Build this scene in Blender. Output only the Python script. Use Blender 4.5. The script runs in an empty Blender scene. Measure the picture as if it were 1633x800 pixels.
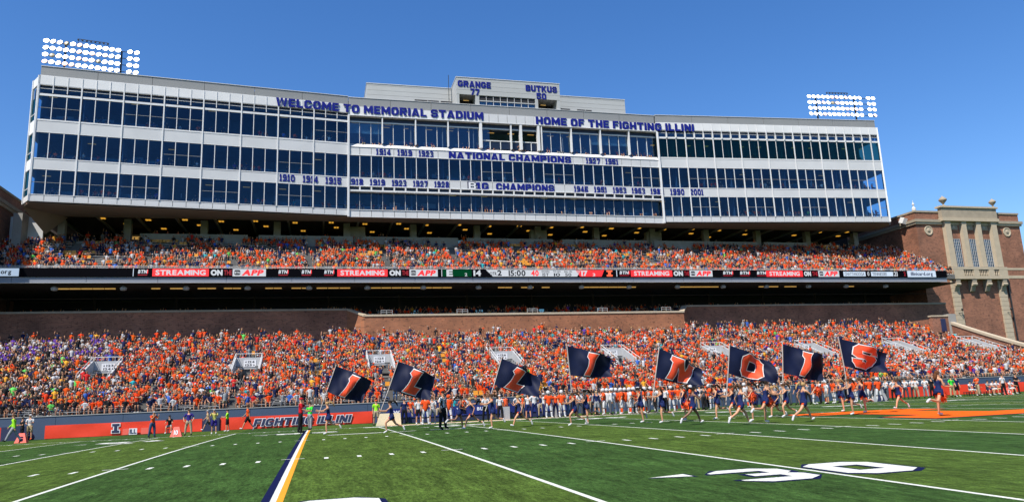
import bpy, math, random
import numpy as np
from mathutils import Vector, Matrix
random.seed(7); rng = np.random.default_rng(11)
S = bpy.context.scene; COL = S.collection
# ---------------------------------------------------------------- camera
CF, CYAW, CPIT, CROL = 1174.16, 0.259593, 0.197203, -0.042249
CPOS = np.array([18.989, -52.684, 1.5196])
fw = np.array([math.sin(CYAW)*math.cos(CPIT), math.cos(CYAW)*math.cos(CPIT), math.sin(CPIT)])
r0 = np.array([math.cos(CYAW), -math.sin(CYAW), 0.0]); u0 = np.cross(r0, fw)
rt = r0*math.cos(CROL)+u0*math.sin(CROL); up = -r0*math.sin(CROL)+u0*math.cos(CROL)
cd = bpy.data.cameras.new('camera'); cam = bpy.data.objects.new('camera', cd); COL.objects.link(cam)
cam.matrix_world = Matrix(((rt[0], up[0], -fw[0], CPOS[0]), (rt[1], up[1], -fw[1], CPOS[1]), (rt[2], up[2], -fw[2], CPOS[2]), (0, 0, 0, 1)))
cd.sensor_fit = 'HORIZONTAL'; cd.sensor_width = 36.0; cd.lens = CF/1633*36.0
cd.clip_start = 0.1; cd.clip_end = 6000; S.camera = cam
# ---------------------------------------------------------------- sky and sun
SUN = Vector((-0.45, -0.38, 0.807)).normalized()
W = bpy.data.worlds.new('World'); S.world = W; W.use_nodes = True
nt = W.node_tree; nt.nodes.clear()
sky = nt.nodes.new('ShaderNodeTexSky'); sky.sky_type = 'NISHITA'; sky.sun_disc = False
sky.sun_elevation = math.asin(SUN.z); sky.sun_rotation = math.atan2(SUN.x, SUN.y)
sky.altitude = 200; sky.air_density = 1.0; sky.dust_density = 0.35; sky.ozone_density = 3.0
bg = nt.nodes.new('ShaderNodeBackground'); bg.inputs['Strength'].default_value = 0.100
ow = nt.nodes.new('ShaderNodeOutputWorld')
hsv = nt.nodes.new('ShaderNodeHueSaturation'); hsv.inputs['Saturation'].default_value = 1.28; hsv.inputs['Hue'].default_value = 0.508; hsv.inputs['Value'].default_value = 1.12
nt.links.new(sky.outputs[0], hsv.inputs['Color']); nt.links.new(hsv.outputs[0], bg.inputs[0]); nt.links.new(bg.outputs[0], ow.inputs[0])
ld = bpy.data.lights.new('sun', 'SUN'); ld.energy = 5.0; ld.angle = math.radians(0.53); ld.color = (1.0, 0.94, 0.83)
lo = bpy.data.objects.new('sun', ld); COL.objects.link(lo); lo.rotation_euler = SUN.to_track_quat('Z', 'Y').to_euler(); lo.location = (0, 0, 120)
S.view_settings.view_transform = 'Standard'; S.view_settings.look = 'None'; S.view_settings.exposure = 0.68; S.view_settings.gamma = 1.0

def ray(u, v):
    return fw + rt*(u-816.5)/CF - up*(v-400)/CF
def at(u, v, Y):
    d = ray(u, v); return CPOS + d*((Y-CPOS[1])/d[1])
def atz(u, v, Z=0.05):
    d = ray(u, v); return CPOS + d*((Z-CPOS[2])/d[2])
def gz(Y):                                   # crown of the playing field
    t = (Y+24.4)/24.4
    return 0.098*(1-t*t) if abs(t) < 1 else 0.0
# ---------------------------------------------------------------- materials
def mat(name, col, rough=0.7, metal=0.0, var=0.0, scale=3.0, bump=0.0, spec=None, emit=None, estr=1.0):
    m = bpy.data.materials.new(name); m.use_nodes = True; col = tuple(c*.82 for c in col); estr = estr*.8
    n = m.node_tree.nodes; l = m.node_tree.links; b = n['Principled BSDF']
    b.inputs['Base Color'].default_value = (*col, 1); b.inputs['Roughness'].default_value = rough; b.inputs['Metallic'].default_value = metal
    if spec is not None: b.inputs['Specular IOR Level'].default_value = spec
    if emit: b.inputs['Emission Color'].default_value = (*emit, 1); b.inputs['Emission Strength'].default_value = estr
    if var or bump:
        tc = n.new('ShaderNodeNewGeometry'); tx = n.new('ShaderNodeTexNoise'); tx.inputs['Scale'].default_value = scale; tx.inputs['Detail'].default_value = 5
        l.new(tc.outputs['Position'], tx.inputs['Vector'])
        if var:
            mx = n.new('ShaderNodeMix'); mx.data_type = 'RGBA'
            mx.inputs[6].default_value = tuple(c*(1-var) for c in col)+(1,); mx.inputs[7].default_value = tuple(min(1, c*(1+var)) for c in col)+(1,)
            l.new(tx.outputs['Fac'], mx.inputs[0]); l.new(mx.outputs[2], b.inputs['Base Color'])
        if bump:
            bp = n.new('ShaderNodeBump'); bp.inputs['Strength'].default_value = bump; bp.inputs['Distance'].default_value = 0.05
            l.new(tx.outputs['Fac'], bp.inputs['Height']); l.new(bp.outputs['Normal'], b.inputs['Normal'])
    return m
def brick_mat(name, c1, c2, mortar):
    m = bpy.data.materials.new(name); m.use_nodes = True
    n = m.node_tree.nodes; l = m.node_tree.links; b = n['Principled BSDF']; b.inputs['Roughness'].default_value = 0.85
    g = n.new('ShaderNodeNewGeometry'); sp = n.new('ShaderNodeSeparateXYZ'); ad = n.new('ShaderNodeMath'); ad.operation = 'ADD'
    cb = n.new('ShaderNodeCombineXYZ'); br = n.new('ShaderNodeTexBrick')
    l.new(g.outputs['Position'], sp.inputs[0]); l.new(sp.outputs[0], ad.inputs[0]); l.new(sp.outputs[1], ad.inputs[1])
    l.new(ad.outputs[0], cb.inputs[0]); l.new(sp.outputs[2], cb.inputs[1]); l.new(cb.outputs[0], br.inputs['Vector'])
    br.inputs['Color1'].default_value = (*c1, 1); br.inputs['Color2'].default_value = (*c2, 1); br.inputs['Mortar'].default_value = (*mortar, 1)
    br.inputs['Scale'].default_value = 1.0; br.inputs['Brick Width'].default_value = 0.42; br.inputs['Row Height'].default_value = 0.135
    br.inputs['Mortar Size'].default_value = 0.012; br.inputs['Bias'].default_value = -0.2
    # scattered dark headers and broad weathering
    nz = n.new('ShaderNodeTexNoise'); nz.inputs['Scale'].default_value = 0.35; nz.inputs['Detail'].default_value = 6
    l.new(cb.outputs[0], nz.inputs['Vector'])
    vo = n.new('ShaderNodeTexNoise'); vo.inputs['Scale'].default_value = 2.6; vo.inputs['Detail'].default_value = 2
    l.new(cb.outputs[0], vo.inputs['Vector'])
    rp = n.new('ShaderNodeValToRGB'); rp.color_ramp.elements[0].position = 0.30; rp.color_ramp.elements[0].color = (0.35, 0.35, 0.35, 1)
    rp.color_ramp.elements[1].position = 0.42; rp.color_ramp.elements[1].color = (1, 1, 1, 1)
    l.new(vo.outputs['Fac'], rp.inputs[0])
    mu = n.new('ShaderNodeMix'); mu.data_type = 'RGBA'; mu.blend_type = 'MULTIPLY'; mu.inputs[0].default_value = 0.8
    l.new(br.outputs['Color'], mu.inputs[6]); l.new(rp.outputs[0], mu.inputs[7])
    hs = n.new('ShaderNodeMapRange'); hs.inputs[1].default_value = 0.3; hs.inputs[2].default_value = 0.7; hs.inputs[3].default_value = 0.68; hs.inputs[4].default_value = 1.25
    l.new(nz.outputs['Fac'], hs.inputs[0])
    m2 = n.new('ShaderNodeVectorMath'); m2.operation = 'SCALE'; l.new(mu.outputs[2], m2.inputs[0]); l.new(hs.outputs[0], m2.inputs['Scale'])
    l.new(m2.outputs[0], b.inputs['Base Color'])
    bp = n.new('ShaderNodeBump'); bp.inputs['Strength'].default_value = 0.4; bp.inputs['Distance'].default_value = 0.01; bp.invert = True
    l.new(br.outputs['Fac'], bp.inputs['Height']); l.new(bp.outputs['Normal'], b.inputs['Normal'])
    return m
def glass_mat(name, tint, gloss, fac):
    m = bpy.data.materials.new(name); m.use_nodes = True; n = m.node_tree.nodes; l = m.node_tree.links; n.clear()
    o = n.new('ShaderNodeOutputMaterial'); mx = n.new('ShaderNodeMixShader'); t = n.new('ShaderNodeBsdfTransparent'); g = n.new('ShaderNodeBsdfGlossy')
    t.inputs[0].default_value = (*tint, 1); g.inputs[0].default_value = (*gloss, 1); g.inputs['Roughness'].default_value = 0.06
    lw = n.new('ShaderNodeLayerWeight'); lw.inputs[0].default_value = 0.35
    mr = n.new('ShaderNodeMapRange'); mr.inputs[3].default_value = fac; mr.inputs[4].default_value = 0.45
    nz = n.new('ShaderNodeTexNoise'); nz.inputs['Scale'].default_value = 0.35; ge = n.new('ShaderNodeNewGeometry'); l.new(ge.outputs['Position'], nz.inputs['Vector'])
    bp = n.new('ShaderNodeBump'); bp.inputs['Strength'].default_value = 0.04; bp.inputs['Distance'].default_value = 0.1; l.new(nz.outputs['Fac'], bp.inputs['Height']); l.new(bp.outputs['Normal'], g.inputs['Normal'])
    l.new(lw.outputs['Fresnel'], mr.inputs[0]); l.new(mr.outputs[0], mx.inputs[0]); l.new(t.outputs[0], mx.inputs[1]); l.new(g.outputs[0], mx.inputs[2]); l.new(mx.outputs[0], o.inputs[0])
    return m
M = {}
M['alum'] = mat('white_aluminium', (0.70, 0.70, 0.71), 0.5, 0.0, 0.14, 0.5)
M['alum2'] = mat('pale_grey_panel', (0.58, 0.585, 0.60), 0.5, 0.0, 0.13, 0.4)
M['portal'] = mat('painted_concrete_portal', (0.42, 0.43, 0.45), 0.8, 0, .2, 1.2)
M['white'] = mat('white_paint', (0.66, 0.66, 0.66), 0.55, 0, 0.05, 1.0)
M['roofmetal'] = mat('grey_metal_fascia', (0.24, 0.245, 0.25), 0.55, 0.0, 0.1, 0.4)
M['clad'] = mat('grey_cladding', (0.42, 0.43, 0.43), 0.6, 0, 0.08, 0.5)
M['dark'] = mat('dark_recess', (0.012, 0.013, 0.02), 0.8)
M['navyglass'] = mat('navy_spandrel_glass', (0.008, 0.014, 0.035), 0.3)
M['concrete'] = mat('concrete', (0.30, 0.29, 0.275), 0.9, 0, 0.2, 1.4, 0.2)
M['tread'] = mat('grandstand_concrete', (0.13, 0.127, 0.122), 0.9, 0, 0.25, 2.0, 0.2)  # concrete darkened so steps between spectators pass for shadow
M['stone'] = mat('limestone', (0.47, 0.39, 0.285), 0.85, 0, 0.16, 1.6, 0.25)
M['stone_dark'] = mat('weathered_limestone', (0.34, 0.285, 0.215), 0.9, 0, 0.3, 1.2, 0.25)
M['brick'] = brick_mat('red_brown_brick', (0.26, 0.10, 0.056), (0.15, 0.055, 0.032), (0.22, 0.14, 0.10))
M['brick2'] = brick_mat('orange_brown_brick', (0.29, 0.105, 0.046), (0.20, 0.07, 0.034), (0.23, 0.13, 0.08))
M['bench'] = mat('aluminium_bench', (0.36, 0.36, 0.36), 0.5, 0.1, 0.1, 3)
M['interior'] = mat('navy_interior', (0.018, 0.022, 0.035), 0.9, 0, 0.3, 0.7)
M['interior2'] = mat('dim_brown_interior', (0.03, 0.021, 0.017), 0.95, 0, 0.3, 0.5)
M['suitewall'] = mat('suite_wall', (0.10, 0.20, 0.30), 0.9, 0, 0.6, 0.45)  # upper wall tinted light blue in place of sky reflected in the panes
M['suitedark'] = mat('suite_doors', (0.02, 0.03, 0.05), 0.9, 0, 0.6, 0.8)
M['counter'] = mat('suite_counter', (0.10, 0.20, 0.27), 0.8, 0, 0.4, 0.8)
M['ifloor'] = mat('suite_floor', (0.11, 0.17, 0.26), 0.8, 0, 0.3, 0.8)  # slab colour lightened to stand for the reflection high in the windows
M['soffit'] = mat('tan_soffit', (0.22, 0.17, 0.13), 0.8, 0, 0.12, 0.8)
M['fascia'] = mat('painted_steel_fascia', (0.20, 0.22, 0.27), 0.6, 0, 0.12, 0.6)
M['glass'] = glass_mat('blue_tinted_glass', (0.62, 0.77, 0.88), (0.36, 0.52, 0.66), 0.03)
M['glassg'] = glass_mat('green_tinted_glass', (0.30, 0.52, 0.50), (0.22, 0.55, 0.55), 0.03)
M['glassc'] = glass_mat('clear_blue_glass', (0.6, 0.72, 0.80), (0.5, 0.7, 0.9), 0.06)
M['blind'] = mat('pale_window_blind', (0.28, 0.42, 0.50), 0.8)
M['ltyel'] = mat('lit_yellow_fitting', (0.9, 0.6, 0.1), 0.5, emit=(1.0, 0.48, 0.05), estr=0.5)
M['lttube'] = mat('lit_strip_fitting', (0.9, 0.7, 0.3), 0.5, emit=(1.0, 0.55, 0.14), estr=0.28)
M['lamp'] = mat('lit_floodlight', (1, 1, 1), 0.4, emit=(1.0, 0.97, 0.88), estr=7)
M['lampoff'] = mat('unlit_floodlight', (0.42, 0.36, 0.24), 0.35)
M['lamporange'] = mat('warm_floodlight', (1, 0.8, 0.6), 0.4, emit=(1.0, 0.60, 0.42), estr=2.0)
M['steel'] = mat('dark_steel', (0.05, 0.05, 0.055), 0.5, 0.5)
M['blueletter'] = mat('royal_blue_letter', (0.006, 0.014, 0.21), 0.8, spec=0.15)
M['whiteletter'] = mat('white_letter', (0.75, 0.75, 0.78), 0.5)
M['ledblack'] = mat('led_black', (0.003, 0.003, 0.005), 0.9, spec=.03)
M['ledred'] = mat('led_red', (0.3, 0.01, 0.01), 0.6, emit=(0.75, 0.012, 0.018), estr=0.95)
M['ledwhite'] = mat('led_white', (0.25, 0.25, 0.25), 0.6, emit=(0.50, 0.54, 0.60), estr=0.62)
M['ledpale'] = mat('led_pale_blue', (0.3, 0.32, 0.36), 0.6, emit=(0.40, 0.50, 0.62), estr=0.7)
M['ledgreen'] = mat('led_green', (0.0, 0.015, 0.005), 0.9, emit=(0.0, 0.03, 0.01), spec=.03, estr=1)
M['leddark'] = mat('led_text_black', (0.012, 0.012, 0.016), 0.6)
M['leddred'] = mat('led_dim_red', (0.1, 0, 0), 0.6, emit=(0.25, 0.0, 0.01), estr=0.9)
M['ledorange'] = mat('led_orange', (0.4, 0.05, 0.02), 0.6, emit=(0.85, 0.10, 0.03), estr=0.9)
M['wallblue'] = mat('slate_blue_wall_pad', (0.045, 0.075, 0.14), 0.6, 0, 0.12, 1.2)
M['banner'] = mat('red_orange_banner', (0.80, 0.042, 0.008), 0.6, 0, 0.10, 1.5, 0.3)
M['navy'] = mat('navy_cloth', (0.012, 0.02, 0.075), 0.7, 0, 0.15, 4)
M['flagnavy'] = mat('navy_flag_satin', (0.006, 0.010, 0.036), 0.6, 0, 0.2, 5, spec=0.15)
M['flagorange'] = mat('orange_flag_letter', (0.98, 0.085, 0.022), 0.7)
M['flagwhite'] = mat('white_flag_outline', (0.75, 0.74, 0.74), 0.6)
M['paint'] = mat('white_field_paint', (0.60, 0.62, 0.57), 0.9, 0, 0.55, 22, spec=.05)
M['paintnavy'] = mat('navy_field_paint', (0.008, 0.012, 0.055), 0.9, 0, 0.2, 6, spec=.03)
M['paintgold'] = mat('orange_gold_field_paint', (0.70, 0.30, 0.03), 0.9, 0, 0.25, 20, spec=.05)
M['paintorange'] = mat('orange_field_paint', (0.70, 0.115, 0.008), 0.9, 0, 0.22, 9, spec=.05)
M['tan'] = mat('tan_sideline_mat', (0.62, 0.42, 0.24), 0.9, 0, 0.15, 3)
M['benchblue'] = mat('royal_blue_bench', (0.008, 0.02, 0.16), 0.5, 0, 0.1, 2)
M['cream'] = mat('cream_board', (0.80, 0.66, 0.44), 0.7, 0, 0.06, 1)
M['orange'] = mat('bright_orange_plastic', (0.80, 0.10, 0.02), 0.5)
M['pink'] = mat('salmon_marker', (0.85, 0.13, 0.09), 0.6)
M['grey'] = mat('grey_plastic', (0.35, 0.36, 0.38), 0.6)
M['black'] = mat('black_cloth', (0.012, 0.012, 0.014), 0.7)
M['pole'] = mat('grey_pole', (0.42, 0.36, 0.33), 0.5)
# ---------------------------------------------------------------- mesh helpers
def newmesh(name, v, f, mats=(), smooth=False, mi=None):
    me = bpy.data.meshes.new(name); me.from_pydata([tuple(map(float, p)) for p in v], [], f)
    for m in mats: me.materials.append(m)
    if mi is not None: me.polygons.foreach_set('material_index', np.asarray(mi, dtype=np.int32))
    if smooth: me.polygons.foreach_set('use_smooth', np.ones(len(me.polygons), dtype=bool))
    me.update(); return me
def obj(name, me, parent=None, loc=(0, 0, 0), label=None, cat=None, group=None, kind=None):
    o = bpy.data.objects.new(name, me); COL.objects.link(o); o.location = loc
    if parent: o.parent = parent
    for k, v in (('label', label), ('category', cat), ('group', group), ('kind', kind)):
        if v: o[k] = v
    return o
def thing(name, label, cat, loc=(0, 0, 0), group=None, rz=0):
    o = obj(name, None, None, loc, label, cat, group); o.rotation_euler = (0, 0, rz); o.empty_display_size = 0.3; return o
class MB:
    def __init__(s): s.v = []; s.f = []; s.mi = []
    def add(s, v, f, m=0):
        b = len(s.v); s.v += [tuple(p) for p in v]; s.f += [tuple(i+b for i in q) for q in f]; s.mi += [m]*len(f)
    def box(s, x0, x1, y0, y1, z0, z1, m=0):
        s.add([(x0, y0, z0), (x1, y0, z0), (x1, y1, z0), (x0, y1, z0), (x0, y0, z1), (x1, y0, z1), (x1, y1, z1), (x0, y1, z1)],
              [(0, 3, 2, 1), (4, 5, 6, 7), (0, 1, 5, 4), (1, 2, 6, 5), (2, 3, 7, 6), (3, 0, 4, 7)], m)
    def prism(s, poly, axis, a, b, m=0):    # polygon in the two other axes extruded along axis
        n = len(poly)
        def P(p, t): return (t, p[0], p[1]) if axis == 0 else ((p[0], t, p[1]) if axis == 1 else (p[0], p[1], t))
        s.add([P(p, a) for p in poly]+[P(p, b) for p in poly], [tuple(range(n)), tuple(range(2*n-1, n-1, -1))]+[(i, i+n, (i+1) % n+n, (i+1) % n) for i in range(n)], m)
    def tube(s, pts, rad, n=6, m=0):
        pts = [np.array(p, float) for p in pts]; rad = [rad]*len(pts) if np.isscalar(rad) else rad; rings = []
        for i, p in enumerate(pts):
            d = pts[min(i+1, len(pts)-1)]-pts[max(i-1, 0)]; d = d/(np.linalg.norm(d)+1e-9)
            a = np.cross(d, (0, 0, 1.0)) if abs(d[2]) < 0.9 else np.cross(d, (1.0, 0, 0)); a /= np.linalg.norm(a); b = np.cross(d, a)
            rings.append([p+rad[i]*(a*math.cos(2*math.pi*k/n)+b*math.sin(2*math.pi*k/n)) for k in range(n)])
        v = [q for r in rings for q in r]; f = [(i*n+k, i*n+(k+1) % n, (i+1)*n+(k+1) % n, (i+1)*n+k) for i in range(len(pts)-1) for k in range(n)]
        f += [tuple(range(n-1, -1, -1)), tuple(range((len(pts)-1)*n, len(pts)*n))]; s.add(v, f, m)
    def lathe(s, prof, c=(0, 0, 0), n=12, m=0):    # profile (r, z)
        v = [(c[0]+r*math.cos(2*math.pi*k/n), c[1]+r*math.sin(2*math.pi*k/n), c[2]+z) for r, z in prof for k in range(n)]
        f = [(i*n+k, i*n+(k+1) % n, (i+1)*n+(k+1) % n, (i+1)*n+k) for i in range(len(prof)-1) for k in range(n)]
        f += [tuple(range(n-1, -1, -1)), tuple(range((len(prof)-1)*n, len(prof)*n))]; s.add(v, f, m)
    def build(s, name, mats, parent=None, smooth=False, **kw):
        if not isinstance(mats, (list, tuple)): mats = [mats]
        return obj(name, newmesh(name, s.v, s.f, mats, smooth, s.mi), parent, **kw)
_unit = {}
def unit_box(m):
    if m.name not in _unit:
        b = MB(); b.box(-.5, .5, -.5, .5, -.5, .5); _unit[m.name] = newmesh('box_'+m.name, b.v, b.f, [m])
    return _unit[m.name]
def piece(name, parent, m, x0, x1, y0, y1, z0, z1, label=None):
    o = obj(name, unit_box(m), parent, ((x0+x1)/2, (y0+y1)/2, (z0+z1)/2), label); o.scale = (x1-x0, y1-y0, z1-z0); return o
_glyph = {}
def glyph(ch, bold, depth):
    k = (ch, bold, depth)
    if k not in _glyph:
        c = bpy.data.curves.new('g', 'FONT'); c.body = ch; c.size = 1; c.offset = bold; c.extrude = depth/2; c.resolution_u = 3
        o = bpy.data.objects.new('g', c); COL.objects.link(o); dg = bpy.context.evaluated_depsgraph_get(); me = bpy.data.meshes.new_from_object(o.evaluated_get(dg))
        bpy.data.objects.remove(o); bpy.data.curves.remove(c)
        n = len(me.vertices); co = np.empty(n*3); me.vertices.foreach_get('co', co); co = co.reshape(-1, 3)
        f = [tuple(p.vertices) for p in me.polygons]; bpy.data.meshes.remove(me); _glyph[k] = (co, f)
    return _glyph[k]
def textlay(txt, bold=0.03, depth=0.05, gap=0.10, space=0.42, slant=0.0):
    """glyph geometry of a line of text, x right, y up, cap height 1"""
    cap = glyph('H', bold, depth)[0]; ch = cap[:, 1].max(); out = []; x = 0
    for c in txt:
        if c == ' ': x += space; continue
        co, f = glyph(c, bold, depth); w = co[:, 0].max()-co[:, 0].min()
        q = co.copy(); q[:, 0] -= co[:, 0].min(); q[:, 1] -= cap[:, 1].min(); q[:, :2] /= (ch-cap[:, 1].min()); q[:, 0] += x+q[:, 1]*slant
        out.append((c, q, f)); x += w/(ch-cap[:, 1].min())+gap
    return out, x-gap
def text_mesh(name, txt, x0, x1, z0, z1, y, m, parent=None, bold=0.03, depth=0.03, gap=0.10, slant=0.0, letters=False, Mx=None, **kw):
    """text in the XZ plane, facing -Y (towards the field), filling the given rectangle"""
    lay, w = textlay(txt, bold, 1.0, gap, slant=slant); sx = (x1-x0)/w; sz = (z1-z0)
    if not letters:
        b = MB()
        for c, q, f in lay: b.add(np.c_[x0+q[:, 0]*sx, y-q[:, 2]*depth, z0+q[:, 1]*sz], f)
        return b.build(name, m, parent, **kw)
    res = []
    for c, q, f in lay:
        b = MB(); cx = (q[:, 0].min()+q[:, 0].max())/2
        b.add(np.c_[(q[:, 0]-cx)*sx, -q[:, 2]*depth, q[:, 1]*sz], f); res.append(b.build('letter', m, parent, loc=(x0+cx*sx, y, z0)))
    return res
# ---------------------------------------------------------------- heavy block lettering (own outlines)
def _oct(x0, y0, x1, y1, c): return [(x0, y0+c), (x0+c, y0), (x1-c, y0), (x1, y0+c), (x1, y1-c), (x1-c, y1), (x0+c, y1), (x0, y1-c)]
def _ring(x0, y0, x1, y1, a, b, ks, c=.2):
    o = _oct(x0, y0, x1, y1, c); i = _oct(x0+a, y0+b, x1-a, y1-b, max(.04, c-min(a, b)*.6)); return [[o[k], o[(k+1) % 8], i[(k+1) % 8], i[k]] for k in ks]
def _r(x0, y0, x1, y1): return [(x0, y0), (x1, y0), (x1, y1), (x0, y1)]
def blockglyph(c, W_=.92, a=.30, b=.24):
    m = .5; h = b/2; al = range(8)
    def bowl(y0, y1, x1=W_, cc=.16): return [_r(a, y0, x1-cc, y0+b), _r(a, y1-b, x1-cc, y1), [(x1-cc, y0), (x1, y0+cc), (x1-a, y0+b), (x1-cc, y0+b)], [(x1, y0+cc), (x1, y1-cc), (x1-a, y1-b), (x1-a, y0+b)], [(x1, y1-cc), (x1-cc, y1), (x1-cc, y1-b), (x1-a, y1-b)]]
    if c == 'I': return [_r(0, 0, a, 1)], a
    if c == 'L': return [_r(0, 0, a, 1), _r(a, 0, W_*.85, b)], W_*.85
    if c == 'T': return [_r(0, 1-b, W_, 1), _r(W_/2-a/2, 0, W_/2+a/2, 1-b)], W_
    if c == 'E': return [_r(0, 0, a, 1), _r(a, 0, W_*.86, b), _r(a, m-h*.85, W_*.8, m+h*.85), _r(a, 1-b, W_*.86, 1)], W_*.86
    if c == 'F': return [_r(0, 0, a, 1), _r(a, m-h, W_*.78, m+h*.7), _r(a, 1-b, W_*.86, 1)], W_*.86
    if c == 'H': return [_r(0, 0, a, 1), _r(W_-a, 0, W_, 1), _r(a, m-h, W_-a, m+h)], W_
    if c in 'O0': return _ring(0, 0, W_, 1, a, b*.9, al), W_
    if c == 'D': return [_r(0, 0, a, 1)]+bowl(0, 1, W_, .24), W_
    if c == 'C': return _ring(0, 0, W_, 1, a, b, (0, 1, 2, 4, 5, 6, 7))+[[(W_, .2), (W_, .36), (W_-a, .36), (W_-a, b+.06)], [(W_, .8), (W_-a, 1-b-.06), (W_-a, .64), (W_, .64)]], W_
    if c == 'G': return _ring(0, 0, W_, 1, a, b, (0, 1, 2, 4, 5, 6, 7))+[[(W_, .2), (W_, .52), (W_-a, .52), (W_-a, b+.06)], _r(W_*.5, .36, W_-a, .52), [(W_, .8), (W_-a, 1-b-.06), (W_-a, .66), (W_, .66)]], W_
    if c == 'U': return _ring(0, 0, W_, 1, a, b, (0, 1, 2))+[[(0, .2), (a, b+.06), (a, 1), (0, 1)], [(W_, .2), (W_, 1), (W_-a, 1), (W_-a, b+.06)]], W_
    if c == 'P': return [_r(0, 0, a, 1)]+bowl(.36, 1), W_
    if c == 'R': return [_r(0, 0, a, 1)]+bowl(.38, 1)+[[(W_-a*1.15, 0), (W_+.02, 0), (W_*.78, .38), (W_*.42, .38)]], W_+.02
    if c == 'B': return [_r(0, 0, a, 1)]+[p for p in bowl(m-h*.8, 1, W_-.02, .13)]+[_r(a, 0, W_-.14, b), [(W_-.14, 0), (W_, .14), (W_-a, b), (W_-.14, b)], [(W_, .14), (W_, m-h*1.2), (W_-.06, m-h*.8), (W_-a, m-h*.8), (W_-a, b)]], W_
    if c == 'N': return [_r(0, 0, a*.9, 1), _r(W_-a*.9, 0, W_, 1), [(a*.9, 1), (a*.9, .45), (W_-a*.9, 0), (W_-a*.9, .55)]], W_
    if c == 'M': w = W_*1.22; return [_r(0, 0, a*.9, 1), _r(w-a*.9, 0, w, 1), [(a*.9, 1), (a*.9, .5), (w/2, .05), (w/2, .58)], [(w/2, .58), (w/2, .05), (w-a*.9, .5), (w-a*.9, 1)]], w
    if c == 'W': w = W_*1.42; q = a*.95; return [[(0, 1), (w*.16, 0), (w*.16+q*.75, 0), (q, 1)], [(w*.16+q*.75, 0), (w*.40, 1), (w/2, 1), (w/2, .75), (w*.30+q*.3, .08)], [(w/2, 1), (w*.60, 1), (w*.84-q*.75, 0), (w*.70-q*.3, .08), (w/2, .75)], [(w-q, 1), (w*.84-q*.75, 0), (w*.84, 0), (w, 1)]], w
    if c == 'A': w = W_*1.1; return [[(0, 0), (a, 0), (w/2, .72), (w/2, 1), (w/2-a*.55, 1)], [(w-a, 0), (w, 0), (w/2+a*.55, 1), (w/2, 1), (w/2, .72)], [(w*.36, .14), (w*.64, .14), (w*.56, .36), (w*.44, .36)]], w
    if c == 'K': return [_r(0, 0, a, 1), [(a, .30), (a, .62), (W_*.64, 1), (W_+.04, 1), (a+.10, .46)], [(a+.10, .46), (W_*.62, .62), (W_+.06, 0), (W_*.66, 0)]], W_+.06
    if c == 'S': return [[(0, .24), (0, .2), (.2, 0), (W_-.2, 0), (W_-.2, b), (.2, b), (a, .30), (a, .34), (0, .34)][0:0] or _r(0, .2, a, .32), [(0, .2), (.2, 0), (.2, b*.9), (a, .2)], _r(.2, 0, W_-.2, b*.9), [(W_-.2, 0), (W_, .2), (W_-a*.9, b*.9), (W_-.2, b*.9)], [(W_, .2), (W_, .42), (W_-a*.9, .42), (W_-a*.9, b*.9)], [(W_, .42), (W_-.16, .59), (.16, .59), (0, .60), (.12, .40), (W_-a*.9, .42)], [(0, .60), (a*.9, .59), (a*.9, 1-b*.9), (0, .8)], [(0, .8), (a*.9, 1-b*.9), (.2, 1-b*.9), (.2, 1)], _r(.2, 1-b*.9, W_-.2, 1), [(W_-.2, 1-b*.9), (W_-a, .8), (W_, .8), (W_-.2, 1)], _r(W_-a, .68, W_, .8)], W_
    if c == '1': return [_r(.12, .0, .12+a*1.05, 1), _r(-.02, 0, .12, b*.7), _r(.12+a*1.05, 0, .26+a*1.05, b*.7), [(-.02, .68), (.12, .74), (.12, 1), (-.02, .86)]], .26+a*1.05
    if c == '2': return [_r(0, 0, W_, b), [(0, b), (a*1.2, b), (W_, .62), (W_-a, .62)], _r(W_-a, .62, W_, .8), [(W_-a, .8), (W_, .8), (W_-.2, 1), (W_-.2, 1-b)], _r(.2, 1-b, W_-.2, 1), [(0, .8), (a, .8), (.2, 1-b), (.2, 1)], _r(0, .64, a, .8)], W_
    if c == '3': return _ring(0, 0, W_, .54, a, b*.85, (0, 1, 2, 3), .16)+_ring(0, .46, W_, 1, a, b*.85, (3, 4, 5, 6), .16)+[_r(.3, .42, W_-.1, .58)], W_
    if c == '4': return [_r(W_*.52, 0, W_*.52+a, 1), _r(0, .22, W_*.52, .42), _r(W_*.52+a, .22, W_, .42), [(0, .42), (a*.8, .42), (W_*.52, .8), (W_*.52, 1)]], W_
    if c == '5': return [_r(0, 1-b, W_, 1), _r(0, .46, a, 1-b), _r(a, .46, W_-.16, .66), [(W_-.16, .66), (W_-.16, .46), (W_-a, .42), (W_, .5)], _r(W_-a, .2, W_, .42), [(W_, .2), (W_-a, .2), (W_-.2, b), (W_-.2, 0)], _r(.2, 0, W_-.2, b), [(0, .2), (.2, 0), (.2, b), (a, .2)], _r(0, .2, a, .32)], W_
    if c == '6': return _ring(0, 0, W_, .6, a, b*.85, al, .16)+[[(0, .45), (a, .6), (a, .8), (0, .8)], [(0, .8), (a, .8), (.2, 1-b), (.2, 1)], _r(.2, 1-b, W_, 1)], W_
    if c == '7': return [_r(0, 1-b, W_, 1), [(W_*.2, 0), (W_*.2+a*1.1, 0), (W_, 1-b), (W_-a*1.15, 1-b)]], W_
    if c == '8': return _ring(0, 0, W_, .53, a, b*.85, al, .15)+_ring(0, .53, W_, 1, a, b*.85, al, .15), W_
    if c == '9': return _ring(0, .4, W_, 1, a, b*.85, al, .16)+[[(W_, .55), (W_, .2), (W_-a, .2), (W_-a, .4)], [(W_, .2), (W_-.2, 0), (W_-.2, b), (W_-a, .2)], _r(0, 0, W_-.2, b)], W_
    return [], .4
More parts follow.
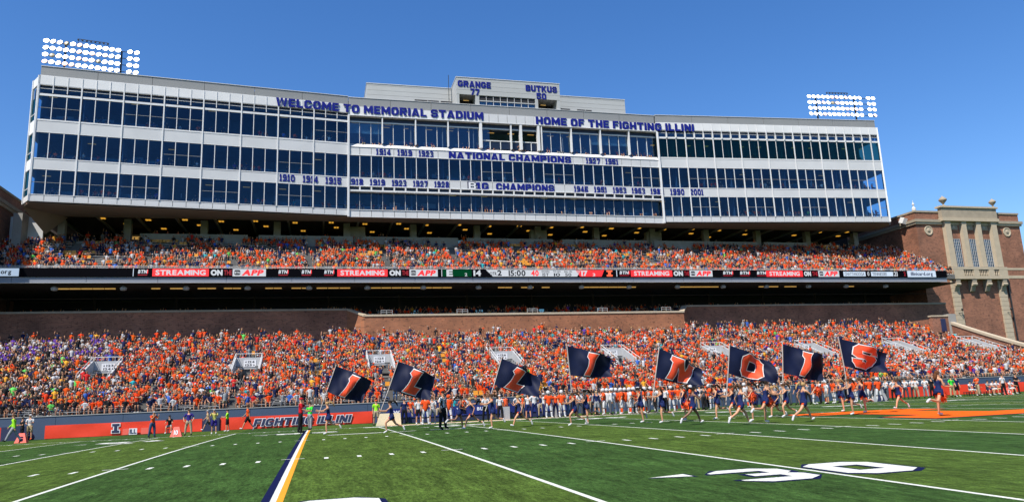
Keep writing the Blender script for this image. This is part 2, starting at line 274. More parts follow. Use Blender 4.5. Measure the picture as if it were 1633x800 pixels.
def block_lay(txt, gap=.12, space=.42, slant=0., **k):
    out = []; x = 0
    for ch in txt:
        if ch == ' ': x += space; continue
        P, w = blockglyph(ch, **k); out.append((ch, [[(x+px+py*slant, py) for px, py in p] for p in P], x+w/2)); x += w+gap
    return out, x-gap
def slab(b, polys, fx, fz, y0, y1, m0=0, m1=0):
    """extruded letter pieces: front face at y0 (towards the field), back at y1"""
    for p in polys:
        n_ = len(p); q = [(fx(px), fz(py)) for px, py in p]
        if sum(q[i][0]*q[(i+1) % n_][1]-q[(i+1) % n_][0]*q[i][1] for i in range(n_)) < 0: q.reverse()
        b.add([(x, y0, z) for x, z in q]+[(x, y1, z) for x, z in q], [tuple(range(n_))], m0); k = len(b.v)-2*n_
        for i in range(n_): b.f.append((k+i, k+i+n_, k+(i+1) % n_+n_, k+(i+1) % n_)); b.mi.append(m1)
def block_text(name, txt, x0, x1, z0, z1, y, m, parent=None, depth=.02, gap=.12, slant=0., grow_=0., **k):
    lay, w = block_lay(txt, gap, slant=slant, **k); s = (x1-x0)/w; b = MB()
    for ch, P, cx in lay: slab(b, P, lambda t: x0+t*s, lambda t: z0+t*(z1-z0), y-depth, y)
    return b.build(name, m, parent)
# ---------------------------------------------------------------- ground
def turf_mat():
    m = bpy.data.materials.new('artificial_turf'); m.use_nodes = True; n = m.node_tree.nodes; l = m.node_tree.links; b = n['Principled BSDF']
    b.inputs['Roughness'].default_value = 0.9; b.inputs['Specular IOR Level'].default_value = 0.05
    g = n.new('ShaderNodeNewGeometry'); sp = n.new('ShaderNodeSeparateXYZ'); l.new(g.outputs['Position'], sp.inputs[0])
    dv = n.new('ShaderNodeMath'); dv.operation = 'MULTIPLY'; dv.inputs[1].default_value = 1/9.144; l.new(sp.outputs[0], dv.inputs[0])
    fr = n.new('ShaderNodeMath'); fr.operation = 'FRACT'; l.new(dv.outputs[0], fr.inputs[0])
    gt = n.new('ShaderNodeMath'); gt.operation = 'GREATER_THAN'; gt.inputs[1].default_value = 0.5; l.new(fr.outputs[0], gt.inputs[0])
    m1 = n.new('ShaderNodeMix'); m1.data_type = 'RGBA'; m1.inputs[6].default_value = (0.049, 0.084, 0.015, 1); m1.inputs[7].default_value = (0.030, 0.065, 0.015, 1); l.new(gt.outputs[0], m1.inputs[0])
    def noise(s, d=6, sx=1, sy=1, rot=0):
        mp = n.new('ShaderNodeMapping'); mp.inputs['Scale'].default_value = (s*sx, s*sy, s); mp.inputs['Rotation'].default_value = (0, 0, rot)
        t = n.new('ShaderNodeTexNoise'); t.inputs['Scale'].default_value = 1; t.inputs['Detail'].default_value = d; t.inputs['Roughness'].default_value = 0.65
        l.new(g.outputs['Position'], mp.inputs[0]); l.new(mp.outputs[0], t.inputs['Vector']); return t
    def mul(src, nz, lo, hi, a=.3, c=.7):
        r = n.new('ShaderNodeMapRange'); r.inputs[1].default_value = a; r.inputs[2].default_value = c; r.inputs[3].default_value = lo; r.inputs[4].default_value = hi; l.new(nz.outputs['Fac'], r.inputs[0])
        v = n.new('ShaderNodeVectorMath'); v.operation = 'SCALE'; l.new(src, v.inputs[0]); l.new(r.outputs[0], v.inputs['Scale']); return v.outputs[0]
    c = mul(m1.outputs[2], noise(0.35, 4, 0.5, 1.6), 0.78, 1.22); c = mul(c, noise(5.0, 4, 1.0, .16), 0.62, 1.38); c = mul(c, noise(18.0, 4, 1.0, .22), 0.5, 1.5); fine = noise(60, 4, 1.0, .6); c = mul(c, fine, 0.3, 1.7)
    l.new(c, b.inputs['Base Color'])
    bp = n.new('ShaderNodeBump'); bp.inputs['Strength'].default_value = 0.8; bp.inputs['Distance'].default_value = 0.02; l.new(fine.outputs['Fac'], bp.inputs['Height']); l.new(bp.outputs['Normal'], b.inputs['Normal'])
    return m
M['turf'] = turf_mat()
ys = [-2500, -300, -90]+[-60+1.0*i for i in range(0, 73)]+[14, 40, 120, 600, 2500]
xs = [-2500, -400, -120, -60, 0, 60, 120, 180, 400, 2500]
v = [(x, y, gz(y)) for y in ys for x in xs]; nx = len(xs)
f = [(j*nx+i, j*nx+i+1, (j+1)*nx+i+1, (j+1)*nx+i) for j in range(len(ys)-1) for i in range(nx-1)]
field = obj('football_field', newmesh('football_field', v, f, [M['turf']], True), kind='structure')
def gpoly(name, m, polys, lift=0.004, parent=None, **kw):
    """flat painted shapes lying on the turf; polygons in (x, y)"""
    b = MB()
    for p in polys: b.add([(x, y, gz(y)+lift) for x, y in p], [tuple(range(len(p)))])
    return b.build(name, m, parent or field, **kw)
YD = 0.9144; FW = -48.77
def rect(x0, x1, y0, y1): return [(x0, y0), (x1, y0), (x1, y1), (x0, y1)]
def strips(x0, x1, y0, y1, st=1.0):
    n = max(1, int(math.ceil((y1-y0)/st))); return [rect(x0, x1, y0+(y1-y0)*i/n, y0+(y1-y0)*(i+1)/n) for i in range(n)]
for yd in range(0, 101, 5):
    X = yd*YD
    if yd in (20, 80):
        s = 1 if yd == 20 else -1
        gpoly('yard_line', M['paint'], strips(X-.05, X+.05, FW, 0)); 
        gpoly('yard_line_navy_stripe', M['paintnavy'], strips(X-.19, X-.05, FW, 0)); gpoly('yard_line_gold_stripe', M['paintgold'], strips(X+.05, X+.16, FW, 0))
    else: gpoly('yard_line', M['paint'], strips(X-.05, X+.05, FW, 0))
hs = []
for yd in range(1, 100):
    if yd % 5: 
        for yc in (-18.29-.3, -30.48-.3, -0.9, FW+.3): hs.append(rect(yd*YD-.06, yd*YD+.06, yc, yc+.6))
    else:
        for yc in (-18.0, -30.2): hs.append(rect(yd*YD-.32, yd*YD-.053, yc, yc+.1)); hs.append(rect(yd*YD+.053, yd*YD+.32, yc, yc+.1))
gpoly('hash_marks', M['paint'], hs, kind='stuff')
gpoly('sideline', M['paint'], [rect(-9+10*i, 1+10*i, .0, .16) for i in range(12)]); gpoly('near_sideline', M['paint'], [rect(-9+10*i, 1+10*i, FW-.2, FW) for i in range(12)])
gpoly('sideline_mat', M['tan'], [rect(23.5+5*i, 28.5+5*i, .55, 1.9) for i in range(5)], 0.006)
gpoly('coaching_box_line', M['paint'], [rect(22.9, 49, .16, .5)], 0.004)
gpoly('goal_end_line', M['paint'], [rect(22, 23.3, -1.5, -.4)], 0.004)
# field numbers: block digits, drawn in a 1.22 x 1.83 box; outline is a navy copy below
DG = {'0': [[(0, .3), (.3, 0), (.9, 0), (1.22, .3), (1.22, .55), (.38, .55), (0, .55)], [(0, .55), (.38, .55), (.38, 1.28), (0, 1.28)], [(.84, .55), (1.22, .55), (1.22, 1.28), (.84, 1.28)], [(0, 1.28), (1.22, 1.28), (1.22, 1.53), (.9, 1.83), (.3, 1.83), (0, 1.53)]],
      '1': [[(.42, 0), (.84, 0), (.84, 1.83), (.42, 1.83)]],
      '2': [[(0, 0), (1.22, 0), (1.22, .36), (0, .36)], [(0, .36), (.45, .36), (1.22, 1.1), (.84, 1.2)], [(.84, 1.2), (1.22, 1.1), (1.22, 1.53), (.9, 1.83), (.3, 1.83), (0, 1.53), (0, 1.3), (.38, 1.3), (.84, 1.45)]],
      '3': [[(0, .3), (.3, 0), (.9, 0), (1.22, .3), (1.22, .42), (0, .42)], [(.84, .42), (1.22, .42), (1.22, .75), (1.05, .92), (.84, .8)], [(.42, .76), (.84, .76), (1.05, .92), (.84, 1.08), (.42, 1.08)], [(.84, 1.04), (1.05, .92), (1.22, 1.1), (1.22, 1.42), (.84, 1.42)], [(0, 1.42), (1.22, 1.42), (1.22, 1.53), (.9, 1.83), (.3, 1.83), (0, 1.53)]],
      '4': [[(.7, 0), (1.08, 0), (1.08, 1.83), (.7, 1.83)], [(0, .45), (.7, .45), (.7, .8), (0, .8)], [(0, .8), (.38, .8), (.7, 1.4), (.7, 1.83)], [(1.08, .45), (1.22, .45), (1.22, .8), (1.08, .8)]],
      '5': [[(0, .3), (.3, 0), (.9, 0), (1.22, .3), (1.22, .42), (0, .42)], [(.84, .42), (1.22, .42), (1.22, 1.0), (.9, 1.2), (.84, .8)], [(0, .85), (.84, .85), (.9, 1.2), (0, 1.2)], [(0, 1.2), (.38, 1.2), (.38, 1.47), (0, 1.47)], [(0, 1.47), (1.22, 1.47), (1.22, 1.83), (0, 1.83)]]}
def grow(p, d):
    cx = sum(q[0] for q in p)/len(p); cy = sum(q[1] for q in p)/len(p); return [(x+(d if x > cx else -d), y+(d if y > cy else -d)) for x, y in p]
def number(yd, txt, near):
    X = yd*YD; sc = 1.0; s = 1 if near else -1; y0 = -41.85 if near else -6.4; w = []; nv = []; wd = 1.42
    for k, c in enumerate(txt):
        off = [-.32-wd, .22][k]
        for p in DG[c]:
            w.append([(X+s*(off+x*1.16), y0+s*y) for x, y in p]); nv.append([(X+s*(off+x*1.16), y0+s*y) for x, y in grow(p, .085)])
    gpoly('field_number_outline', M['paintnavy'], nv, 0.004); gpoly('field_number', M['paint'], w, 0.008)
    if yd != 50:
        dr = -1 if yd < 50 else 1
        ax = X+dr*2.1; a = [[(ax, y0+s*1.35), (ax, y0+s*1.75), (ax+dr*.75, y0+s*1.55)]]
        gpoly('field_arrow_outline', M['paintnavy'], [grow(a[0], .06)], 0.004); gpoly('field_arrow', M['paint'], a, 0.008)
for yd in range(10, 91, 10): 
    t = '%d' % (yd if yd <= 50 else 100-yd); number(yd, t, True); number(yd, t, False)
# midfield block letter
def blockI(cx, cy, w, h, sw, sh, g=0.0, bev=.5):
    x0, x1, y0, y1 = cx-w/2-g, cx+w/2+g, cy-h/2-g, cy+h/2+g; a0, a1 = cx-sw/2-g, cx+sw/2+g
    return [rect(x0, x1, y0, y0+sh+2*g)]+strips(a0, a1, y0+sh+2*g, y1-sh-2*g)+[rect(x0, x1, y1-sh-2*g, y1)]
gpoly('midfield_logo_outline', M['paintnavy'], blockI(45.72, -23.6, 7.6, 10.2, 3.6, 2.9, .18), .010); gpoly('midfield_logo', M['paintorange'], blockI(45.72, -23.6, 7.6, 10.2, 3.6, 2.9), .014)
# loose painted bars near the 20 and 25 on the far side
bars = []
for (xa, ya, xb, yb, wd) in ((520, 694.6, 607, 690.2, .5), (619, 690.5, 660, 687, .4), (683, 686, 735, 683.5, .4), (150, 707.6, 205, 707.2, .3), (224, 703.2, 256, 702.5, .3), (500, 690.4, 537, 688.4, .3), (400, 694, 470, 690, .25)):
    A = atz(xa, ya, .06); B = atz(xb, yb, .06); bars.append([(A[0], A[1]), (B[0], B[1]), (B[0]+.2, B[1]+wd), (A[0]+.2, A[1]+wd)])
gpoly('far_side_paint_bars', M['paint'], bars, .012)
# ---------------------------------------------------------------- sideline wall with banner
YW = 10.2
sw = thing('sideline_wall', 'long slate blue front wall of the lower stand with red orange banner along the touchline', 'wall', (0, YW, 0))
for i in range(-5, 28):
    piece('wall_panel', sw, M['wallblue'], i*4.572+.01, (i+1)*4.572-.01, .10, .45, -.1, 1.62)
piece('wall_cap', sw, M['bench'], -23, 124, .06, .5, 1.623, 1.68)
def banner(x0, x1, z1=.98):
    n = max(2, int((x1-x0)/.5)); b = MB(); nz = 5
    V = [(x0+(x1-x0)*i/n, YW+.05-.03*math.sin(i*.9)*math.sin(3*j/nz), .03+(z1-.03)*j/nz) for j in range(nz+1) for i in range(n+1)]
    F = [(j*(n+1)+i, j*(n+1)+i+1, (j+1)*(n+1)+i+1, (j+1)*(n+1)+i) for j in range(nz) for i in range(n)]
    return newmesh('banner', V, F, [M['banner']], True)
def bx(u): return float(at(u, 675, YW)[0])
B1 = obj('banner', banner(bx(72), bx(322)), label='plain red orange banner with a single navy letter on the wall near the goal line', cat='banner', group='banners along the sideline wall')
B2 = obj('banner', banner(bx(351), bx(594)), label='red orange banner printed with slanted navy white edged two word slogan', cat='banner', group='banners along the sideline wall')
B4 = obj('banner', banner(bx(0)-3, bx(2), ), label='short piece of red orange banner at the far left behind the neon shirt worker', cat='banner', group='banners along the sideline wall')
X3 = bx(1400); B3 = obj('banner', banner(X3, 118, 1.0), label='red orange banner right of the team bench beyond the running flag line', cat='banner', group='banners along the sideline wall')
def wz(u, vv): return float(at(u, vv, YW)[2])
for gx, gz_, yy, m_, aa in ((.05, .045, -.012, M['whiteletter'], .40), (0, 0, -.026, M['navy'], .30)):
    block_text('slogan', 'FIGHTING ILLINI', bx(403.5)-gx, bx(558)+gx, .21-gz_, .77+gz_, YW+yy, m_, B2, depth=.012, gap=.13-(.10 if gx else 0), slant=.25, a=aa, b=.24+(.08 if gx else 0))
def slabI(x, z, w, h, st, sf, y, m, name, parent, d=.012):
    b = MB(); b.box(x-w/2, x+w/2, y, y+d, z, z+sf); b.box(x-st/2, x+st/2, y, y+d, z+sf, z+h-sf); b.box(x-w/2, x+w/2, y, y+d, z+h-sf, z+h); return b.build(name, m, parent)
slabI(bx(185), .18, .62, .76, .36, .27, YW-.014, M['whiteletter'], 'letter_edge', B1); slabI(bx(185), .23, .50, .66, .22, .17, YW-.028, M['navy'], 'letter', B1)
# dark openings (padded gates) in the banner line
for a, b_ in ((3, 48), (323, 350)): piece('navy_gate_pad', sw, M['navy'], bx(a), bx(b_), -.06, .09, 0, 1.0)
piece('navy_gate_pad', sw, M['navy'], bx(1402), bx(1420), -.12, -.06, 0, 1.3)
# blue team bench covers with white logos
tb = thing('team_bench', 'royal blue team bench with white fabric logos behind the home players', 'bench', (0, 0, 0))
x0, x1 = bx(607), bx(878)
n = 9
for i in range(n):
    a = x0+(x1-x0)*i/n; b_ = x0+(x1-x0)*(i+1)/n-.05
    piece('bench_back', tb, M['benchblue'], a, b_, 5.0, 5.12, .5, 1.12); piece('bench_seat', tb, M['benchblue'], a, b_, 4.4, 4.98, .42, .5); piece('bench_skirt', tb, M['navy'], a, b_, 4.45, 4.55, .02, .415)
    text_mesh('bench_logo', 'BU' if i % 3 else 'W', a+.55, a+1.05, .72, .98, 4.985, M['whiteletter'] if i % 4 != 1 else M['orange'], tb, bold=.05, depth=.01)
# cream angled board
cb = MB(); P = [atz(604, 679.5), atz(642, 677)]; xa, ya = P[0][0], 1.0
cb.prism([(xa, .02), (xa+1.75, .02), (xa+1.7, .85), (xa+.28, .85)], 1, ya, ya+.25); cb.build('cream_board', M['cream'], label='cream folding board standing at the end of the FIGHTING ILLINI banner', cat='board')
# sideline markers
def marker(u, vv, txt, lab):
    p = atz(u, vv); t = thing('yard_marker', lab, 'marker', (p[0], max(p[1], .25), 0), 'salmon pyramid yard markers')
    b = MB(); b.add([(-.36, 0, 0), (.36, 0, 0), (.36, .5, 0), (-.36, .5, 0), (-.16, .2, .62), (.16, .2, .62), (.16, .3, .62), (-.16, .3, .62)], [(0, 3, 2, 1), (4, 5, 6, 7), (0, 1, 5, 4), (1, 2, 6, 5), (2, 3, 7, 6), (3, 0, 4, 7)])
    b.build('body', M['pink'], t); q = text_mesh('lettering', txt, -.12, .12, .12, .42, -.02, M['paintnavy'] if txt == 'G' else M['whiteletter'], t, depth=.02); q.rotation_euler = (-.31, 0, 0)
marker(32, 704.5, 'G', 'salmon pyramid marker with letter G on the goal line'); marker(275, 695.5, '10', 'salmon pyramid marker with number ten in front of the seated man'); marker(1611, 627.5, '40', 'salmon pyramid marker by seated people at the far right')
# small pale panels leaning on the banner near the 10
for u0_, u1_, tx, lb in ((197, 206, None, 'pink panel at left'), (207, 220, 'ILL', 'white panel with navy lettering'), (226, 238, None, 'pink panel by the photographer')):
    b = MB(); b.box(bx(u0_), bx(u1_), YW-.16, YW-.1, .04, .5); o = b.build('small_panel', M['pink'] if not tx else M['whiteletter'], label='small %s leaning on the red banner' % lb, cat='panel')
    if tx: text_mesh('lettering', tx, bx(u0_)+.05, bx(u1_)-.05, .12, .44, YW-.17, M['navy'], o, depth=.01)
# grey sandwich board
p = atz(1405, 638.5); t = thing('sandwich_board', 'grey folding A frame board with dark underside beside the right hand players', 'board', (p[0], p[1], 0))
b = MB(); b.add([(-.75, 0, 0), (-.45, 0, 0), (.45, 0, 0), (.75, 0, 0), (.35, .1, 1.15), (-.35, .1, 1.15)], [(0, 1, 5), (1, 2, 4, 5), (2, 3, 4)]); b.build('front_sheet', M['grey'], t)
b = MB(); b.add([(-.4, -.02, 0), (.4, -.02, 0), (.25, .0, .5), (-.2, .0, .55)], [(0, 1, 2, 3)]); b.build('opening', M['navy'], t)
b = MB(); b.add([(-.7, .8, 0), (.7, .8, 0), (.35, .13, 1.13), (-.35, .13, 1.13)], [(0, 3, 2, 1)]); b.build('back_sheet', M['grey'], t)
# cooler stand, drum shaped fan, bags
def cooler(u, vv, lab, m1, m2):
    p = atz(u, vv); t = thing('drink_cooler', lab, 'cooler', (p[0], max(p[1], 1.5), 0), 'coolers on the team sideline')
    b = MB(); b.box(-.3, .3, 0, .5, 0, .95); b.build('table', m1, t); b = MB(); b.lathe([(.2, 0), (.24, .05), (.24, .5), (.2, .56), (.05, .58)], (-.0, .25, .955), 10); b.build('jug', m2, t, smooth=False); b = MB(); b.box(-.05, .05, -.03, .0, 1.03, 1.1); b.build('tap', M['black'], t)
cooler(814, 668, 'grey drink cooler stand with orange jug between blue bench sections', M['grey'], M['orange']); cooler(905, 664, 'grey drink stand left of the navy jacket man', M['grey'], M['orange']); cooler(1372, 640, 'drink stand with orange jug behind the right hand runners', M['benchblue'], M['orange'])
t = thing('sideline_fan', 'round black cooling fan on a stand behind the blue team bench', 'fan', (bx(818), 6.2, 0))
b = MB(); b.lathe([(.5, -.18), (.55, 0), (.5, .18)], n=16); o = b.build('drum', M['black'], t, loc=(0, 0, 1.75)); o.rotation_euler = (math.pi/2, 0, 0); b = MB(); b.lathe([(.16, -.02), (.1, .04)], n=10); o = b.build('hub', M['grey'], t, loc=(0, -.19, 1.75)); o.rotation_euler = (math.pi/2, 0, 0); b = MB(); b.box(-.3, .3, -.2, .2, 0, .06); b.box(-.04, .04, -.04, .04, .06, 1.25); b.build('stand', M['steel'], t)
for u, vv, lab in ((56, 699, 'dark round bag on the grass beside the man in tan shorts'), (66, 698, 'navy backpack leaning on the banner end')):
    p = atz(u, vv); b = MB(); b.lathe([(.02, .0), (.3, .02), (.36, .2), (.25, .42), (.08, .5)], (0, 0, 0), 10)
    o = b.build('bag', M['navy'], smooth=True, loc=(p[0], 9.6, 0), label=lab, cat='bag'); o.scale = (1, .6, 1)
M['backwin'] = mat('dim_blue_back_window', (0.02, 0.05, 0.09), 0.3, emit=(0.03, 0.075, 0.13), estr=1.0); M['backdoor'] = mat('dim_blue_doorway', (0.06, 0.16, 0.24), 0.3, emit=(0.05, 0.15, 0.24), estr=1.0)
# ---------------------------------------------------------------- lower grandstand
YB0, NROW, TR = 10.75, 36, 0.80
def bz(Y):
    t = Y-10.4; return 1.45+.165*t+.0035*t*t
XL, XR = -21.0, 106.0
VOMS = [-1.4, 11.9, 25.2, 38.9, 52.3, 65.3, 78.4, 91.6, 103.6]; VW = 1.25; VY0, VY1 = 25.2, 29.0
AISLES = [v_ for v_ in VOMS]+[(VOMS[i]+VOMS[i+1])/2 for i in range(8)]
lb = thing('lower_grandstand', 'lower seating bowl of grey concrete steps packed with spectators behind the sideline wall', 'grandstand', (0, 0, 0))
def segs(y0, y1, x0, x1):
    out = [(x0, x1)]
    if y1 > VY0-1.2 and y0 < VY1-.05:
        for c in VOMS: out = [s for a, b in out for s in ([(a, c-VW), (c+VW, b)] if a < c-VW and b > c+VW else [(a, b)])]
    return [s for s in out if s[1]-s[0] > .1]
ROWS = []
for i in range(NROW):
    y = YB0+i*TR; z = bz(y); ROWS.append((y, z))
    b = MB()
    for a, c in segs(y, y+TR, XL, XR): b.box(a, c, y, y+TR, z-1.0, z)
    b.build('step', M['tread'], lb)
    b = MB(); cuts = sorted([a for a in AISLES]); xx = XL+.2
    for c in cuts+[XR+.6]:
        for a, e in segs(y, y+TR, xx, c-.62):
            b.box(a, e, y+.38, y+.66, z+.36, z+.41); k = a+.5
            while k < e: b.box(k, k+.05, y+.45, y+.6, z+.001, z+.359); k += 2.2
        xx = c+.62
    b.build('bench', M['bench'], lb)
YT = YB0+NROW*TR; ZT = bz(YT)
piece('back_walk', lb, M['tread'], XL, XR, YT, 47, ZT-1.0, ZT-.02)
# entrances
def arrow_sign(t, n1, n2, cx, y, z):
    piece('sign_plate', t, M['whiteletter'], cx-.62, cx+.62, y-.045, y-.01, z-.35, z+.35)
    text_mesh('sign_text', '◀ %d' % n1 if False else '%d' % n1, cx-.2, cx+.45, z+.05, z+.27, y-.047, M['leddark'], t, depth=.01); text_mesh('sign_text', '%d' % n2, cx-.45, cx+.2, z-.27, z-.05, y-.047, M['leddark'], t, depth=.01)
    b = MB(); b.prism([(cx-.5, z+.16), (cx-.34, z+.08), (cx-.34, z+.24)], 1, y-.057, y-.047); b.prism([(cx+.5, z-.16), (cx+.34, z-.24), (cx+.34, z-.08)], 1, y-.057, y-.047); b.build('sign_arrow', M['leddark'], t)
PLACE = ['by the visiting band at the left end', 'above the navy gate in the banner', 'above the FIGHTING ILLINI banner end', 'above the first pair of waving flags', 'behind the fourth flag', 'behind the N flag', 'behind the seventh flag', 'right of the S flag', 'by the right hand end wall']
for i, c in enumerate(VOMS):
    t = thing('stand_entrance', 'grey concrete stand entrance numbered %d and %d %s' % (123+i, 124+i, PLACE[i]), 'entrance', (0, 0, 0), 'entrances cut into the lower stand')
    zb = bz(VY1)+1.1; zf = bz(VY0-1)+.6
    for s in (-1, 1):
        xo = c+s*VW; b = MB(); x_a, x_b = (xo-.12, xo+.03) if s < 0 else (xo-.03, xo+.12)
        b.prism([(VY0-1.2, 3.0), (VY1+.15, 3.0), (VY1+.15, zb), (VY1-.3, zb), (VY0-1.2, zf)], 0, x_a, x_b); b.build('side_wall', M['portal'], t)
        b = MB(); xm = (x_a+x_b)/2
        b.tube([(xm, VY1, zb+.45), (xm, VY0-1.1, zf+.45)], .03, 5); [b.tube([(xm, VY0-1.1+(VY1-VY0+1.1)*k/5, zf+(zb-zf)*k/5), (xm, VY0-1.1+(VY1-VY0+1.1)*k/5, zf+(zb-zf)*k/5+.45)], .025, 5) for k in range(6)]; b.build('handrail', M['white'], t)
    piece('sign_wall', t, M['portal'], c-VW+.04, c+VW-.04, VY1, VY1+.15, bz(VY1)-.1, zb-.003); b = MB(); b.tube([(c-VW, VY1+.08, zb+.4), (c+VW, VY1+.08, zb+.4)], .03, 5); [b.tube([(c+k*VW/2, VY1+.08, zb), (c+k*VW/2, VY1+.08, zb+.4)], .02, 5) for k in (-2, -1, 0, 1, 2)]; b.build('top_rail', M['white'], t)
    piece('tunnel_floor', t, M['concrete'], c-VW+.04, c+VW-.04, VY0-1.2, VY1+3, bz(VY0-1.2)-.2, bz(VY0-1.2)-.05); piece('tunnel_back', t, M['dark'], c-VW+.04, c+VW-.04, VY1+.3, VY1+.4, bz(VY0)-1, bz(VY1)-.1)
    arrow_sign(t, 123+i, 124+i, c+.1, VY1, zb-.62)
# right hand end wall with stone coping
ew = thing('stand_end_wall', 'sloping brick end wall with limestone coping at the right of the lower stand', 'wall', (0, 0, 0))
def ez(y): return bz(y)+1.3+max(0, y-22.5)*.085-max(0, 22.5-y)*.05
prof = [(YB0-.4, 0), (33.2, 0)]+[(y, ez(y)) for y in np.linspace(33.2, YB0-.4, 24)]
b = MB(); b.prism(prof, 0, XR, XR+.55); b.build('brick_face', M['brick'], ew)
b = MB(); pts = [(y, ez(y)+.003) for y in np.linspace(YB0-.4, 33.2, 24)]; b.prism(pts+[(y, z+.34) for y, z in reversed(pts)], 0, XR-.12, XR+.67); b.build('coping', M['stone'], ew)
piece('end_block', ew, M['concrete'], XR-.1, XR+1.0, 33.2, 34.2, 7.5, 10.75); piece('upper_wall', ew, M['brick'], XR-2.9, XR-.1, 33.5, 34.0, 5, 10.4); piece('upper_coping', ew, M['stone'], XR-3.0, XR-.1, 33.4, 34.1, 10.4, 10.6); piece('door', ew, M['navy'], XR-1.5, XR-.7, 33.4, 33.49, 8.3, 10.1); piece('side_return', ew, M['brick'], XR-.1, XR+.5, 34.2, 42.4, 0, 10.4)
# brick wall at the back of the bowl: centre part stands forward
bw = thing('brick_back_wall', 'long brick wall with stone coping above the lower stand, centre part standing forward', 'wall', (0, 0, 0))
YC, YS = 39.75, 42.6; ZC, ZS = 12.42, 13.55; XA, XB, XC, XD = 22.35, 24.3, 67.75, 69.7
pl = [(-21.5, YS, ZS), (XA, YS, ZS), (XB, YC, ZC), (XC, YC, ZC), (XD, YS, ZS), (115, YS, ZS)]
for k in range(5):
    (xa, ya, za), (xb, yb, zb) = pl[k], pl[k+1]; L = math.hypot(xb-xa, yb-ya); nx_, ny_ = (yb-ya)/L, -(xb-xa)/L
    for nm, m, d0, d1, lo, hi in (('brick_face', M['brick2'] if k in (1, 2, 3) else M['brick'], 0, .5, None, 0), ('coping', M['stone_dark'] if k in (0, 4) else M['stone'], -.1, .6, 0, .24)):
        b = MB(); q = []
        for (x, y, z, e) in ((xa, ya, za, 1), (xb, yb, zb, 1)): 
            for d in (d0, d1): q.append((x-nx_*d, y-ny_*d, (7.5 if lo is None else z-.24+lo))); q.append((x-nx_*d, y-ny_*d, z-.24+hi))
        b.add(q, [(0, 1, 5, 4), (2, 6, 7, 3), (1, 3, 7, 5), (0, 4, 6, 2), (0, 2, 3, 1), (4, 5, 7, 6)]); b.build(nm, m, bw)
# ---------------------------------------------------------------- club level behind the wall
cl = thing('club_level', 'dark club seating level under the balcony behind the brick wall', 'seating level', (0, 0, 0))
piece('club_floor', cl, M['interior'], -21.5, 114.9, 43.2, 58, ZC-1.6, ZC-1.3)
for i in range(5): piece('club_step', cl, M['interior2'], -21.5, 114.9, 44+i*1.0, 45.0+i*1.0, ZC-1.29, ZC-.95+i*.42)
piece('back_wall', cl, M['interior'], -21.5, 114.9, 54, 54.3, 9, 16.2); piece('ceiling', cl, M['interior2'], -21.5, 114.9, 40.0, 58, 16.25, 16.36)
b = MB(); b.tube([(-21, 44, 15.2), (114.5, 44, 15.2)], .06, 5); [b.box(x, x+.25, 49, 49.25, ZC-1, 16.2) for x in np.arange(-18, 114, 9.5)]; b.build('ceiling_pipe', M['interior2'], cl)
for x in np.arange(-18, 112, 4.6):
    piece('back_window', cl, M['backwin'], x, x+rng.uniform(1.8, 3.8), 53.9, 53.96, 13.6, 14.15)
for x in np.arange(-6.2, 112, 9.5): piece('doorway', cl, M['backdoor'], x, x+1.1, 53.84, 53.92, 12.8, 14.6)
LST = [(91, 185), (241, 256), (271, 296), (315, 345), (357, 385), (423, 450), (465, 498), (505, 560), (592, 722), (795, 818), (832, 853), (865, 878), (927, 1016), (1080, 1148), (1212, 1243), (1253, 1272), (1352, 1364)]
for a, c in LST:
    xa, xb = at(a, 454, 42)[0], at(c, 454, 42)[0]; n = max(1, round((xb-xa)/1.3))
    for k in range(n): piece('strip_light', cl, M['lttube'], xa+(xb-xa)*k/n, xa+(xb-xa)*(k+.92)/n, 42.2, 42.4, 16.08, 16.2)
for k, u in enumerate([87, 197, 297, 395, 493, 586, 675, 763, 845, 927, 1003, 1080, 1153, 1222, 1289, 1349, 1412]):
    x = at(u, 455, 40.2)[0]; t = thing('loudspeaker', 'grey loudspeaker under the balcony edge below %s' % ['the black strip at far left', 'the first BTN logo', 'the first STREAMING panel', 'the first APP panel', 'the row of BTN logos', 'the second STREAMING panel', 'the second APP panel', 'the green E panel', 'the 40 of the score', 'the red 17 panel', 'the third BTN logo', 'the third ON', 'the fourth BTN logo', 'the last BTN logo', 'the last ON', 'the opponent names', 'the 21 score'][k], 'loudspeaker', (x, 40.2, 16.2), 'loudspeakers hanging under the balcony edge')
    b = MB(); b.lathe([(.12, -.62), (.34, -.55), (.4, -.3), (.2, -.12)], n=8); b.build('cone', M['grey'], t); b = MB(); b.tube([(0, 0, -.12), (0, 0, .05)], .05, 5); b.build('bracket', M['steel'], t)
# little white gate rails on the wall coping
for u in (617, 738, 850, 962, 1064): 
    x = at(u, 493, YC)[0]; b = MB(); [b.tube([(x+q, YC+.3, ZC+.0), (x+q, YC+.3, ZC+.55)], .03, 5) for q in (-.7, 0, .7)]; [b.tube([(x-.7, YC+.3, ZC+z_), (x+.7, YC+.3, ZC+z_)], .03, 5) for z_ in (.3, .55)]
    b.build('guard_rail', M['grey'], bw)
